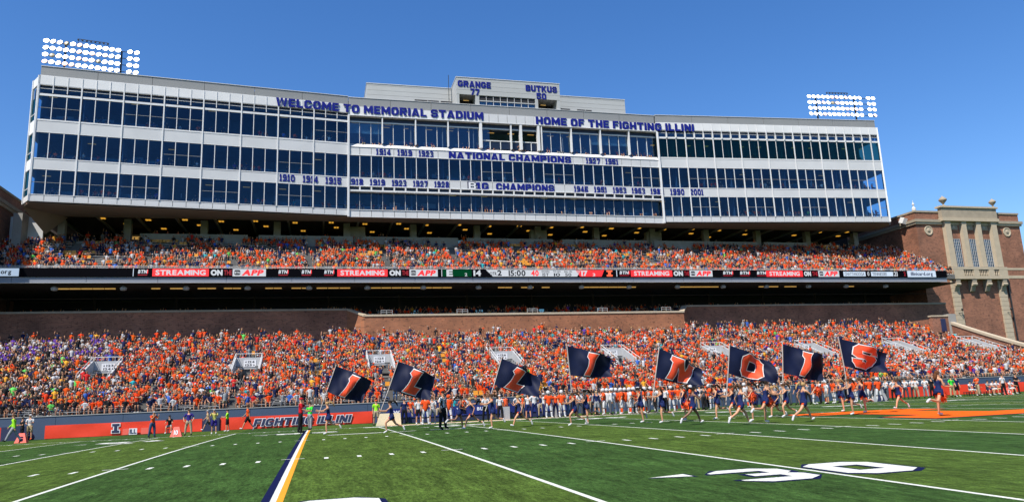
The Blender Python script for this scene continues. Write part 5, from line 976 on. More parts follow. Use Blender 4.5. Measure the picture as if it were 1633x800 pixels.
staff(395, 686, 'walk', 'person in orange sleeveless shirt and black shorts striding left at the start of the slogan', 'orange', 'shorts', 'black', HD, 'L', skin='b', shoe='white')
staff(479, 691, 'point', 'stout person in red shirt and red cap with black trousers pointing right', 'red', 'trousers', 'black', CAPR, 'R', h=1.95)
staff(494, 685, 'stand_b', 'person in bright green vest over black top with grey trousers before the banner slogan', 'neong', 'trousers', 'grey', HD, 'FL')
staff(600, 677, 'stand', 'person in neon yellow shirt and khaki shorts beside the cream board', 'neon', 'shorts', 'khaki', ('cap', 'orange'), 'C')
staff(668, 675, 'stand', 'person in white shirt and black shorts under the left L flag', 'white', 'shorts', 'black', HS, 'C', shoe='white')
staff(690, 675, 'stand_b', 'person in white shirt and grey shorts left of the referee', 'white', 'shorts', 'grey', HS, 'C', shoe='white')
staff(707, 685.5, 'stand', 'referee in black and white striped shirt standing side on near the 25 yard line', 'stripe', 'trousers', 'black', ('cap', 'black'), 'FR', h=1.92)
staff(775, 671, 'stand_b', 'person in white shirt and black trousers left of the cooler', 'white', 'trousers', 'black', HS, 'C')
staff(798, 668, 'stand', 'person in white shirt and white cap with black trousers beside the orange jug', 'white', 'trousers', 'black', CAPW, 'T')
staff(853, 667, 'stand_c', 'broad person in white and navy with navy trousers behind the runner', 'white', 'trousers', 'navy', HS, 'T', h=1.9)
staff(843, 666, 'stand', 'person in white shirt and navy shorts behind the running cheerleader', 'white', 'shorts', 'navy', CAPN, 'T')
staff(887, 664, 'stand', 'person in orange top and navy trousers between two bare kneed players', 'orange', 'trousers', 'navy', CAPN, 'C')
staff(906, 663, 'stand_b', 'person in grey shirt and jeans by the grey drink stand', 'grey', 'trousers', 'jean', HS, 'L')
staff(953, 664, 'stand', 'person in navy hooded jacket and grey shorts, back turned', 'navy', 'shorts', 'grey', ('cap', 'tan'), 'T', h=1.75, sh='long_shirt')
staff(975, 666, 'stand', 'coach in long white shirt and dark grey trousers beside the helmeted players', 'white', 'trousers', 'dgrey', CAPW, 'R', h=1.86, sh='long_shirt')
staff(1009, 664, 'stand_b', 'person in black shirt between two white helmeted players', 'black', 'trousers', 'dgrey', HD, 'T')
staff(1063, 661, 'stand', 'person in white shirt with black trousers left of player 35', 'white', 'trousers', 'black', ('cap', 'black'), 'FL', h=1.85)
staff(1119, 662, 'stand_b', 'person in white shirt with black backpack and grey trousers behind the orange pompom runner', 'white', 'trousers', 'dgrey', CAPN, 'T', h=1.85)
staff(1125, 661, 'stand', 'dark trousered person right of the black backpack', 'dgrey', 'trousers', 'black', HD, 'T')
staff(1311, 658.5, 'stand_b', 'referee in striped shirt and black trousers holding hands together near the orange logo', 'stripe', 'trousers', 'black', ('cap', 'black'), 'L', h=1.9)
staff(1322, 656, 'stand', 'person in white shirt and grey shorts behind the second referee', 'white', 'shorts', 'grey', CAPW, 'L')
staff(1416, 638, 'stand_b', 'person in long white shirt and grey jeans right of the sandwich board', 'white', 'trousers', 'dgrey', HD, 'L', sh='long_shirt')
staff(1427, 637, 'stand_c', 'person in white shoulders and black vest with black trousers', 'white', 'trousers', 'black', HD, 'C')
for u, vv, lw, lb_ in ((1446, 635, 'dgrey', 'right behind the runner on the logo'), (1458, 634, 'dgrey', 'second right of the logo runner'), (1463, 634, 'khaki', 'third in the row holding a blue bottle'), (1478, 633.5, 'grey', 'left of the black coated person')):
    staff(u, vv, 'stand_b', 'person in white shirt and %s trousers, %s' % ({'dgrey': 'dark grey', 'khaki': 'khaki', 'grey': 'grey'}[lw], lb_), 'white', 'trousers', lw, [CAPN, CAPO, HS, CAPW][int(u) % 4], 'FL')
staff(1488, 633, 'stand', 'person in black coat behind the foremost right runner', 'black', 'trousers', 'black', HD, 'T')
staff(1520, 632, 'stand_c', 'person in neon green vest and tan trousers right of the foremost runner', 'neong', 'trousers', 'tan', ('cap', 'black'), 'C')
staff(1528, 631.5, 'stand', 'person in navy shirt and shorts beside the neon green vest', 'navy', 'shorts', 'black', CAPR, 'C', shoe='white')
staff(1602, 629, 'stand', 'person in white shirt and black trousers near the right frame edge', 'white', 'trousers', 'black', HD, 'C'); staff(1623, 627, 'stand_b', 'person in black shirt and trousers at the right frame edge', 'black', 'trousers', 'black', HD, 'C')
staff(1561, 630, 'stand_b', 'person in orange shirt and khaki trousers with navy cap beside seated people', 'orange', 'trousers', 'khaki', CAPN, 'L')
for k, (u, vv, sh_, lw) in enumerate(((645, 674, 'navy', 'black'), (655, 673, 'orange', 'khaki'), (662, 672, 'grey', 'navy'), (700, 671, 'navy', 'khaki'), (725, 669.5, 'teal', 'navy'), (738, 669, 'orange', 'black'), (747, 668, 'white', 'navy'), (760, 667.5, 'navy', 'dgrey'), (768, 667, 'black', 'khaki'), (785, 666.5, 'orange', 'navy'), (808, 666, 'navy', 'black'), (826, 665, 'white', 'black'), (835, 665, 'orange', 'dgrey'), (863, 664, 'navy', 'khaki'), (868, 664, 'white', 'navy'), (915, 662, 'orange', 'black'), (925, 661.5, 'white', 'dgrey'), (933, 661, 'navy', 'navy'), (941, 661, 'orange', 'khaki'))):
    staff(u, vv, ['stand', 'stand_b', 'stand_c'][k % 3], 'person in %s shirt and %s trousers before the blue bench %s' % (C[sh_].name[6:].replace('_', ' '), {'dgrey': 'dark grey'}.get(lw, lw), ['at the cream board', 'left of the pale shirts', 'under the L flag', 'left of the referee', 'right of the referee', 'by the dark runner', 'behind the blond runner', 'left of white shirts', 'by the white shirts', 'left of the cooler', 'by the orange jug', 'below the fan', 'right of the fan', 'by the broad man', 'by the tall players', 'by the fourth flag pole', 'behind the front runner', 'between the two runners', 'left of the navy jacket'][k]), sh_, 'trousers', lw, [CAPN, HS, CAPO, HD, CAPW][k % 5], ['T', 'C', 'L', 'T', 'R'][k % 5], skin='abca'[k % 4])
# seated people by the touchline, on low stools
def seated(u, vv, lab, shirt, low, lc, head, face='C'):
    p = atz(u, vv); t = staff(u, vv, 'sit', lab, shirt, low, lc, head, face, shoe='white', h=1.65); x, y, _ = t.location
    s = obj('folding_stool', None, None, (x, y, 0), 'dark stool under the %s' % ' '.join(lab.split()[:11]), 'stool'); s['group'] = 'low stools along the sideline'; a = t.rotation_euler.z
    b = MB(); hy = -.36*math.cos(0); b.box(-.2, .2, -.58, -.2, .33, .37); [b.box(sx*.17-.02, sx*.17+.02, sy-.02, sy+.02, 0, .33) for sx in (-1, 1) for sy in (-.54, -.24)]
    m = newmesh('stool_frame', b.v, b.f, [M['steel']]); o = obj('frame', m, s); s.rotation_euler = (0, 0, a)
seated(270, 690, 'heavy person in black shirt and grey shorts sitting by the banner', 'black', 'shorts', 'grey', ('cap', 'black'))
for u, vv, c1, c2, lb_ in ((1548, 630, 'white', 'white', 'leftmost white clothed seated youngster'), (1556, 630, 'purple', 'white', 'second seated youngster in purple'), (1576, 629.5, 'grey', 'navy', 'youngster in grey and navy sitting low'), (1584, 629, 'white', 'white', 'youngster in white right of the grey one'), (1590, 628.5, 'white', 'tan', 'youngster in white shirt and tan shorts'), (1612, 628, 'white', 'white', 'youngster in white behind the salmon marker')):
    seated(u, vv, lb_+' by the right touchline', c1, 'shorts', c2, HD)
# players
PL = 'home players in orange jerseys on the sideline'
def pla(u, vv, ps, lab, helm=HW, face='T', skin='c', h=1.88, cl_=None): return person(u, vv, 'player', ps, lab, face, skin=skin, hair=helm, h=h, group=PL, clothes=cl_)
p35 = None
for a in ((679, 676, 'player', 'player in orange jersey and white trousers left of the striped referee', HS, 'C'), (716, 672, 'player_b', 'player in orange jersey just behind the striped referee', HO, 'T'), (876, 665, 'player', 'white helmeted player with bare knees, leftmost of the middle group', HW, 'C', 'c'),
          (897, 664, 'player', 'second bare kneed player in orange left of the grey drink stand', HW, 'C', 'a'), (964, 666, 'player_b', 'orange jersey player left of the white shirted coach', HW, 'L', 'b'), (985, 667, 'player', 'helmeted player right of the white shirted coach, back turned', HW, 'T', 'c'),
          (999, 667, 'player', 'helmeted player with arms down, second right of the coach', HW, 'T', 'c'), (1013, 667, 'player_b', 'helmeted player with white striped socks behind the hand raising runner', HW, 'FR', 'c'), (1040, 663, 'player_up', 'tall player raising arms in front of the crowd under the N flag', HW, 'T', 'c'),
          (1073, 666, 'player', 'player wearing number 35 in orange, back turned', HW, 'T', 'c'), (1134, 661, 'player_b', 'helmeted player walking with bent leg under the O flag', HW, 'L', 'c'), (1333, 656, 'stand', 'player in orange shirt and dark leggings behind the right cheerleaders', HD, 'L', 'd'),
          (1389, 640, 'player', 'orange jersey player with towel left of the sandwich board', CAPO, 'T', 'c'), (1403, 639, 'player', 'orange jersey player behind the sandwich board', HW, 'T', 'c')):
    t = pla(*a[:4], helm=a[4], face=a[5], skin=a[6] if len(a) > 6 else 'b')
    if 'number 35' in a[3]: p35 = t
text_mesh('jersey_number', '35', -.13, .13, 1.16, 1.38, -.215, C['navy'], p35, bold=.06, depth=.01)
mid = random.Random(5)
for k, u in enumerate([948, 958, 970, 978, 992, 1006, 1020, 1030, 1036, 1046, 1053, 1060, 1084, 1094, 1104, 1112, 1128, 1142, 1150, 1158, 1168, 1178, 1190, 1200, 1212, 1228, 1238, 1250, 1262, 1274, 1290, 1300, 1318, 1340, 1352, 1366, 1378]):
    vv = 664.5-(u-948)*.0535; pl_ = mid.random() < .62
    lab = '%s in the team crowd %s' % ('orange jersey player' if pl_ else 'staff member', ['left of the coach', 'behind the coach and players', 'behind the raised arm player', 'behind player 35', 'behind the low pompom runner', 'below the O flag', 'below the seventh flag', 'behind the striped referee', 'below the S flag'][min(8, k//4)]); lab += ', '+['furthest left', 'second along', 'third along', 'furthest right'][k % 4]
    if pl_: pla(u, vv, mid.choice(['player', 'player_b', 'player']), lab, mid.choice([HW, HW, HO, CAPO]), mid.choice(['T', 'L', 'FR', 'T']), mid.choice('abcd'), cl_=[('jersey', mid.choice(['orange', 'orange', 'orange', 'white'])), ('tights', 'white'), ('socks', mid.choice(['white', 'orange'])), ('shoes', 'white')])
    else: staff(u, vv, mid.choice(['stand', 'stand_b', 'stand_c']), lab, mid.choice(['white', 'navy', 'grey', 'orange']), 'trousers', mid.choice(['black', 'dgrey', 'khaki', 'navy']), mid.choice([CAPN, CAPO, CAPW, HD]), mid.choice(['T', 'L', 'C']))
# cheerleaders
SN = 'c'
cheer(524, 693, 'flag_a', 'L', B_, 'blond cheerleader in navy dress running left at the first flag, leftmost runner')
cheer(625, 691.5, 'flag_b', 'L', D_, 'dark haired cheerleader in navy holding the second flag pole', skin='b')
cheer(733, 686.5, 'run_c', 'R', D_, 'dark haired cheerleader in black and red running beside the striped referee', skin='c')
cheer(753, 684.5, 'run_stride', 'L', B_, 'blond cheerleader with long rear stride right of the referee')
cheer(787, 684.5, 'flag_a', 'L', N_, 'cheerleader reaching forward with the third flag pole')
cheer(830, 681.5, 'run_stride', 'L', B_, 'blond cheerleader with raised heel running under the third flag tip')
cheer(918, 680, 'flag_b', 'L', N_, 'front one of two cheerleaders below the fourth flag', skin='b'); cheer(937, 678, 'run_kick', 'L', N_, 'rear one of two cheerleaders below the fourth flag, heel kicked back')
cheer(1024, 675.5, 'run_b', 'L', D_, 'cheerleader touching her head in front of the helmeted players', skin='b')
cheer(1058, 676, 'flag_a', 'L', A_, 'cheerleader with stretched arms holding the N flag pole')
cheer(1107, 678.5, 'run_stride', 'R', D_, 'dark skinned cheerleader running right with low orange pompom', skin='c'); cheer(1093, 672, 'run_kick', 'L', N_, 'cheerleader half hidden behind the low pompom runner')
cheer(1146, 670, 'run_c', 'L', D_, 'cheerleader leaning forward just left of the O flag pole')
cheer(1184, 678.5, 'run_stride', 'R', N_, 'large navy dressed cheerleader running right under the O flag'); cheer(1172, 669, 'flag_b', 'L', N_, 'cheerleader gripping the O flag pole with both hands')
cheer(1204, 673.5, 'run_c', 'L', D_, 'cheerleader with knee raised right of the large navy dressed one', skin='b'); cheer(1224, 676.5, 'pom_low', 'R', D_, 'cheerleader running right carrying an orange pompom below the seventh flag', skin='b')
cheer(1240, 667, 'run_a', 'L', B_, 'fair haired cheerleader bending behind the seventh flag pole'); cheer(1257, 667, 'flag_b', 'L', N_, 'brown haired cheerleader gripping the seventh flag pole')
cheer(1285, 674.5, 'run_stride', 'R', B_, 'large blond cheerleader in navy running right before the referee')
cheer(1344, 658, 'run_kick', 'L', B_, 'blond cheerleader looking left at the edge of the orange logo'); cheer(1361, 663, 'flag_a', 'L', N_, 'cheerleader with bent arms below the S flag pole', skin='b'); cheer(1379, 660, 'run_kick', 'L', ('long_hair', 'brown'), 'long haired cheerleader with lifted heel right of the S flag pole')
cheer(1437, 654, 'run_stride', 'L', N_, 'cheerleader in black and orange with wide stride on the orange logo')
cheer(1503, 665, 'run_kick', 'R', A_, 'rightmost cheerleader running right across the orange logo with pompom', h=1.78)
# pompoms: clusters of thin strips
def pompom(u, vv, Y, lab, r=.2):
    p = at(u, vv, Y); b = MB(); rr_ = random.Random(int(u))
    for k in range(150):
        th, ph = rr_.uniform(0, 6.283), math.acos(rr_.uniform(-1, 1)); d = np.array([math.sin(ph)*math.cos(th), math.sin(ph)*math.sin(th), math.cos(ph)]); s_ = np.cross(d, [0, .3, 1]); s_ /= np.linalg.norm(s_)+1e-6; e = d*r*rr_.uniform(.75, 1.15)
        b.add([s_*.012, e*.6+s_*.03, e+[0, 0, -.03], e*.6-s_*.03], [(0, 1, 2, 3)])
    b.lathe([(.02, -r*.6), (r*.55, -r*.3), (r*.62, 0), (r*.5, r*.35), (.02, r*.6)], n=8)
    b.build('pompom', M['orange'], loc=tuple(p), label=lab, cat='pompom', group='orange pompoms held by cheerleaders')
def fy(u, vv): return atz(u, vv)[1]
pompom(1098, 645, fy(1107, 678), 'orange pompom held low by the dark skinned runner left of the backpack', .3); pompom(1226, 640, fy(1224, 676), 'orange pompom of the cheerleader below the seventh flag', .26); pompom(1502, 631, fy(1503, 665), 'orange pompom of the rightmost cheerleader', .28)
pompom(1199, 631, fy(1184, 678), 'orange pompom in front of the large navy dressed cheerleader', .26); pompom(1132, 604, 0.5, 'orange pompom raised above the player under the O flag', .3); pompom(1083, 608, .5, 'orange pompom above player number 35', .3); pompom(1303, 622, fy(1285, 674)+1, 'orange pompom beside the large blond cheerleader', .26)
# ---------------------------------------------------------------- flags
LET = {'I': [[(-.42, -.8), (.42, -.8), (.42, .8), (-.66, .8), (-.66, .48), (-.42, .30)]], 'L': [[(-.6, -.8), (.75, -.8), (.75, -.25), (.05, -.25), (.05, .8), (-.9, .8), (-.9, .48), (-.6, .30)]],
       'N': [[(-.9, -.8), (-.3, -.8), (-.3, .1), (-.3, .8), (-1.15, .8), (-1.15, .5), (-.9, .35)], [(-.3, .8), (-.3, .1), (.3, -.8), (.95, -.8), (.3, .1)], [(.3, .1), (.95, -.8), (.95, .8), (.3, .8)]],
       'O': [[(-.9, -.5), (-.6, -.8), (.6, -.8), (.9, -.5), (.3, -.32), (-.3, -.32)], [(-.9, -.5), (-.3, -.32), (-.3, .32), (-.9, .5)], [(.3, -.32), (.9, -.5), (.9, .5), (.3, .32)], [(-.9, .5), (-.3, .32), (.3, .32), (.9, .5), (.6, .8), (-.6, .8)]],
       'S': [[(-.9, -.5), (-.6, -.8), (.6, -.8), (.9, -.5), (.9, -.4), (-.9, -.28)], [(.3, -.4), (.9, -.4), (.9, .0), (.65, .18), (.3, .14)], [(-.6, -.18), (.3, -.18), (.65, .18), (-.65, .18), (-.6, .15)], [(-.9, .05), (-.6, -.18), (-.3, -.14), (-.3, .4), (-.9, .4)], [(-.9, .28), (.9, .3), (.9, .5), (.6, .8), (-.6, .8), (-.9, .5)]]}
def clean_S():
    o = [(-.9, -.5), (-.6, -.8), (.6, -.8), (.9, -.5), (.9, .0), (.65, .2), (-.3, .2), (-.3, .36), (.3, .36), (.3, .25), (.9, .25), (.9, .5), (.6, .8), (-.6, .8), (-.9, .5), (-.9, .0), (-.65, -.2), (.3, -.2), (.3, -.36), (-.3, -.36), (-.3, -.25), (-.9, -.25)]
    return [o]
LET['S'] = clean_S()
def tri_poly(p):                     # ear clipping
    idx = list(range(len(p))); out = []
    def ar(a, b, c): return (b[0]-a[0])*(c[1]-a[1])-(b[1]-a[1])*(c[0]-a[0])
    if sum(p[i][0]*p[(i+1) % len(p)][1]-p[(i+1) % len(p)][0]*p[i][1] for i in range(len(p))) < 0: idx.reverse()
    while len(idx) > 3:
        for i in range(len(idx)):
            a, b_, c = idx[i-1], idx[i], idx[(i+1) % len(idx)]
            if ar(p[a], p[b_], p[c]) <= 1e-9: continue
            if any(ar(p[a], p[b_], p[q]) > 0 and ar(p[b_], p[c], p[q]) > 0 and ar(p[c], p[a], p[q]) > 0 for q in idx if q not in (a, b_, c)): continue
            out.append((a, b_, c)); idx.pop(i); break
        else: break
    out.append(tuple(idx)); return out
def flag(ch, TL, TR, BR, BL, hand, Y, lab, cx=.5, cy=.52, lw=.20, lh=.40, slant=.0, ph=0.):
    TL, TR, BR, BL = [at(*p_, Y) for p_ in (TL, TR, BR, BL)]; base = at(*hand, Y); root = thing('flag', lab, 'flag', tuple(base), 'navy letter flags carried along the touchline')
    Nn, Mm = 26, 16
    def S_(s, t_):   # s along fly 0..1, t down 0..1
        P = (TL*(1-s)+TR*s)*(1-t_)+(BL*(1-s)+BR*s)*t_
        w = (.24*math.sin(6.5*s+2.6*t_+ph)+.09*math.sin(14*s-5*t_+ph*2))*min(1, s*1.8); sag = math.sin(math.pi*s)*(.10*(t_)-.06*math.sin(3*s+ph)*(1-t_))
        return P+np.array([.03*math.sin(9*t_+5*s), w, -sag*.6+.02*math.sin(9*s+ph)*s])-base
    V = [S_(i/Nn, j/Mm) for j in range(Mm+1) for i in range(Nn+1)]; F = [(j*(Nn+1)+i, (j+1)*(Nn+1)+i, (j+1)*(Nn+1)+i+1, j*(Nn+1)+i+1) for j in range(Mm) for i in range(Nn)]
    nb = len(V); V += [p_+np.array([0, .006, 0]) for p_ in V]; F += [tuple(q+nb for q in reversed(f)) for f in F]
    cloth = obj('cloth', newmesh('cloth', V, F, [M['flagnavy']], True), root)
    lw = lw*(1.34 if ch in 'IL' else 1.22); lh = lh*1.1; slant = slant+(.32 if ch in 'IL' else .14)
    def letter(g, off, m, nm):
        b = MB()
        for poly in LET[ch]:
            T = tri_poly(poly)
            # subdivide each triangle so that it drapes on the cloth
            for t3 in T:
                for k in range(1, len(t3)-1):
                    tri = [poly[t3[0]], poly[t3[k]], poly[t3[k+1]]]; n_ = 6
                    def bp_(i, j): return tuple(tri[0][d]+(tri[1][d]-tri[0][d])*i/n_+(tri[2][d]-tri[0][d])*j/n_ for d in (0, 1))
                    vv_ = {}; L_ = []
                    for i in range(n_+1):
                        for j in range(n_+1-i): vv_[(i, j)] = len(L_); L_.append(bp_(i, j))
                    ff = [(vv_[(i, j)], vv_[(i+1, j)], vv_[(i, j+1)]) for i in range(n_) for j in range(n_-i)]+[(vv_[(i+1, j)], vv_[(i+1, j+1)], vv_[(i, j+1)]) for i in range(n_-1) for j in range(n_-1-i)]
                    b.add([S_(cx+(x*g[0]+slant*y)*lw, cy-y*g[1]*lh/.8)+np.array([0, -off, 0]) for x, y in L_], ff)
        return b.build(nm, m, cloth, smooth=True)
    letter((1.0, 1.0), .022, M['flagorange'], 'letter')
    b = MB()     # white outline: strips along the outer contour
    for poly in LET[ch]:
        n_ = len(poly)
        for i in range(n_):
            p0, p1 = poly[i], poly[(i+1) % n_]
            if len(LET[ch]) > 1:   # inner seams between pieces are skipped
                mid_ = ((p0[0]+p1[0])/2, (p0[1]+p1[1])/2); cnt = 0
                for o_ in LET[ch]:
                    if o_ is poly: continue
                    for k in range(len(o_)):
                        a_, c_ = o_[k], o_[(k+1) % len(o_)]; d_ = math.hypot(c_[0]-a_[0], c_[1]-a_[1]); 
                        if abs(math.hypot(mid_[0]-a_[0], mid_[1]-a_[1])+math.hypot(mid_[0]-c_[0], mid_[1]-c_[1])-d_) < 1e-3: cnt = 1
                if cnt: continue
            d = (p1[0]-p0[0], p1[1]-p0[1]); L_ = math.hypot(*d); nx_, ny_ = d[1]/L_*.05, -d[0]/L_*.05; seg = max(1, int(L_/.15)); q = []
            for k in range(seg+1):
                x, y = p0[0]+d[0]*(-.04/L_+k/seg*(1+.08/L_)), p0[1]+d[1]*(-.04/L_+k/seg*(1+.08/L_))
                for sg in (-.5, .5): q.append(S_(cx+((x+nx_*sg)+slant*(y+ny_*sg))*lw, cy-(y+ny_*sg)*lh/.8)+np.array([0, -.034, 0]))
            b.add(q, [(2*k, 2*k+1, 2*k+3, 2*k+2) for k in range(seg)])
    b.build('letter_outline', M['flagwhite'], cloth)
    d = TL-BL; d /= np.linalg.norm(d); b = MB(); b.tube([np.zeros(3)-(BL-base)*.08, BL-base, TL-base+d*.08], .028, 6); b.build('pole', M['pole'], root)
flag('I', (535.6, 583), (594, 607), (577, 641), (521, 624), (508, 661), fy(524, 693), 'first navy flag from the left with a slanted letter I over the blond runner', cx=.52, cy=.52, slant=.22, ph=.3, lw=.15)
flag('L', (635, 576), (696, 600), (684, 638), (620.6, 618.5), (607, 655), fy(625, 691), 'second navy flag from the left with the letter L, sloping down right', cx=.56, cy=.50, slant=.10, ph=1.1)
flag('L', (800, 571), (862, 600), (858, 633), (788, 613), (775, 652), fy(787, 684), 'third navy flag with the letter L and drooping right tip above the blue bench', cx=.50, cy=.52, slant=.25, ph=2.0)
flag('I', (904, 551), (978, 570), (973, 601), (909, 598), (913, 640), fy(918, 680), 'fourth navy flag with the letter I, above the middle of the crowd', cx=.50, cy=.50, slant=.22, ph=.8, lw=.14)
flag('N', (1051, 555), (1122, 587), (1117, 614), (1045, 601.6), (1040, 642), fy(1058, 676), 'navy flag with the letter N above player number 35', cx=.53, cy=.50, slant=.18, ph=1.7, lw=.23)
flag('O', (1163.5, 550), (1231, 576), (1237, 611), (1161, 595), (1158, 641), fy(1172, 669), 'navy flag with the letter O right of the N flag', cx=.52, cy=.50, slant=.12, ph=2.6, lw=.24)
flag('I', (1247.7, 547.7), (1318, 570), (1314, 607), (1248.5, 594), (1248, 640), fy(1257, 667), 'seventh navy flag with a partly folded letter I between the O and S flags', cx=.50, cy=.50, slant=.16, ph=.1, lw=.13)
flag('S', (1337, 539), (1420, 562), (1410, 594), (1346, 583.5), (1352, 625), fy(1361, 663), 'rightmost and highest navy flag with the letter S', cx=.50, cy=.48, slant=.05, ph=1.3, lw=.26)
# ---------------------------------------------------------------- spectators
def lowp(mode, var):
    """light spectator figure: arrays of vertices, faces and a part code (0 skin 1 shirt 2 trousers 3 hair/hat 4 shoe); origin at the seat/feet"""
    r = random.Random(var*7+{'sit': 1, 'stand': 2}[mode]); V = []; F = []; Pc = []
    def add(v, f, c): b = len(V); V.extend([tuple(p) for p in v]); F.extend([tuple(i+b for i in q) for q in f]); Pc.extend([c]*len(v))
    def tube(pts, rad, c, n=4, ry=1.0, cap=True):
        b = MB(); b.tube(pts, rad, n)
        add(b.v, b.f if cap else b.f[:-2], c)
    fold = r.random(); lean = r.uniform(-.05, .22)
    if mode == 'sit': hz = .12
    else: hz = .92
    # torso
    def ring(z, y, rx, ry_, n=6): return [(rx*math.cos(2*math.pi*k/n+.52), y+ry_*math.sin(2*math.pi*k/n+.52), z) for k in range(n)]
    sh_y = -lean*.5; rs = ring(hz-.10, 0, .17, .13)+ring(hz+.22, sh_y*.4, .16, .12)+ring(hz+.44, sh_y, .215, .12)+ring(hz+.52, sh_y, .09, .07)
    add(rs, [(i*6+k, i*6+(k+1) % 6, (i+1)*6+(k+1) % 6, (i+1)*6+k) for i in range(3) for k in range(6)]+[(18, 19, 20, 21, 22, 23)], 1)
    hx, hy, h0 = r.uniform(-.03, .03), sh_y-.02, hz+.66
    def ball(cx, cy, cz, rx, ry_, rz_, c, lo=-1.0, n=7):
        zs_ = [-.92, -.3, .35, .86] if lo < -.5 else [.05, .5, .9]; v = [(cx+rx*math.sqrt(max(0, 1-t*t))*math.cos(2*math.pi*k/n), cy+ry_*math.sqrt(max(0, 1-t*t))*math.sin(2*math.pi*k/n), cz+rz_*t) for t in zs_ for k in range(n)]
        m = len(zs_); add(v, [(i*n+k, i*n+(k+1) % n, (i+1)*n+(k+1) % n, (i+1)*n+k) for i in range(m-1) for k in range(n)]+[tuple((m-1)*n+k for k in range(n))], c)
    ball(hx, hy, h0, .082, .095, .12, 0); tube([(0, sh_y, hz+.5), (hx, hy, h0-.07)], .05, 0)
    ball(hx, hy+.015, h0+.01, .098, .11, .125, 3, 0)
    if var % 3 == 0: add([(hx-.08, hy-.08, h0+.045), (hx+.08, hy-.08, h0+.045), (hx+.05, hy-.19, h0+.03), (hx-.05, hy-.19, h0+.03)], [(0, 1, 2, 3)], 3)
    if var % 4 == 1: tube([(hx, hy+.09, h0+.02), (hx, hy+.12, h0-.12), (hx, hy+.10, h0-.24)], [.06, .07, .04], 3, 4)
    for s in (-1, 1):
        S_ = (s*.20, sh_y, hz+.42); m_ = r.random()
        if mode == 'sit':
            if m_ < .7: E = (s*.24, sh_y-.12, hz+.16); H = (s*r.uniform(.04, .16), -.36, hz+.05+r.uniform(0, .1))
            elif m_ < .88: E = (s*.26, sh_y-.16, hz+.25); H = (s*.1, sh_y-.22, hz+.50)
            else: E = (s*.34, sh_y-.05, hz+.60); H = (s*.28, sh_y-.05, hz+.88)
        else:
            if m_ < .5: E = (s*.26, sh_y, hz+.14); H = (s*.24, sh_y-.10, hz-.10)
            elif m_ < .8: E = (s*.27, sh_y-.05, hz+.17); H = (s*.05, sh_y-.24, hz+.24)
            else: E = (s*.36, sh_y-.05, hz+.62); H = (s*.28, sh_y-.05, hz+.90)
        Md = tuple(S_[i]*.45+E[i]*.55 for i in range(3)); tube([S_, Md], [.062, .055], 1); tube([Md, E, H], [.042, .042, .034], 0)
        if mode == 'sit':
            K = (s*(.12+r.uniform(0, .08)), -.46, hz-.05+.02); A = (K[0]+r.uniform(-.03, .03), -.44+r.uniform(-.08, .12), hz-.50); short = var % 5 != 2; Mk = (K[0]*.7+.3*s*.09, -.34, hz-.01)
            tube([(s*.09, -.02, hz-.02), Mk], [.088, .078], 2); tube([Mk, K, A], [.066, .062, .042], 0 if short else 2)
            add([(A[0]-.045, A[1]-.15, A[2]-.06), (A[0]+.045, A[1]-.15, A[2]-.06), (A[0]+.045, A[1]+.05, A[2]-.06), (A[0]-.045, A[1]+.05, A[2]-.06), (A[0]-.04, A[1]-.1, A[2]+.01), (A[0]+.04, A[1]-.1, A[2]+.01), (A[0]+.04, A[1]+.04, A[2]+.03), (A[0]-.04, A[1]+.04, A[2]+.03)], [(4, 5, 6, 7), (0, 1, 5, 4), (1, 2, 6, 5), (3, 0, 4, 7)], 4)
        else:
            K = (s*.12, -.03, .48); A = (s*.13, .0, .07); short = var % 5 != 2
            tube([(s*.09, 0, hz-.02), (s*.11, -.02, .6)], [.095, .08], 2); tube([(s*.11, -.02, .6), K, A], [.062, .058, .042], 0 if short else 2)
            add([(A[0]-.045, -.16, 0), (A[0]+.045, -.16, 0), (A[0]+.045, .06, 0), (A[0]-.045, .06, 0), (A[0]-.04, -.1, .08), (A[0]+.04, -.1, .08), (A[0]+.04, .04, .1), (A[0]-.04, .04, .1)], [(4, 5, 6, 7), (0, 1, 5, 4), (1, 2, 6, 5), (3, 0, 4, 7)], 4)
    return np.array(V), F, np.array(Pc)
PROT = {m: [lowp(m, v_) for v_ in range(15)] for m in ('sit', 'stand')}
def mix_(a, lo=.75, hi=1.2): return np.clip(np.array(a)*rng.uniform(lo, hi), 0, .85)
OR, NV, WH, BK, GR, YE, RD, BL_, PU, GN, TE = (.66, .055, .006), (.010, .016, .065), (.46, .46, .48), (.015, .015, .018), (.25, .26, .28), (.70, .33, .03), (.50, .02, .02), (.04, .12, .45), (.10, .04, .30), (.12, .50, .10), (.03, .35, .40)
CN = {OR: 'orange', NV: 'navy', WH: 'white', BK: 'black', GR: 'grey', YE: 'golden yellow', RD: 'red', BL_: 'blue', PU: 'purple', GN: 'green', TE: 'teal'}
PAL_MAIN = ([OR, NV, WH, BK, GR, YE, RD, BL_, PU, GN, TE], [.46, .22, .09, .12, .055, .02, .03, .025, .01, .005, .01])
PAL_BANDT = ([PU, WH, NV, BK], [.34, .32, .14, .20]); PAL_BANDB = ([BK, NV, WH, OR, YE, GN], [.56, .14, .13, .09, .04, .04]); PAL_R = ([OR, WH, NV, PU, GR, RD, BK], [.38, .27, .17, .03, .05, .04, .06])
SKN = [(.46, .23, .14), (.50, .27, .175), (.38, .185, .105), (.30, .14, .08), (.12, .055, .035)]; HAIR = [(.05, .028, .016), (.012, .01, .009), (.30, .19, .09), (.16, .07, .03)]
PANT = [(.04, .06, .12), (.26, .20, .13), (.03, .03, .035), (.16, .165, .18), (.04, .09, .2), (.3, .28, .25), (.013, .018, .05)]
def pick(pal): return pal[0][rng.choice(len(pal[0]), p=np.array(pal[1])/sum(pal[1]))]
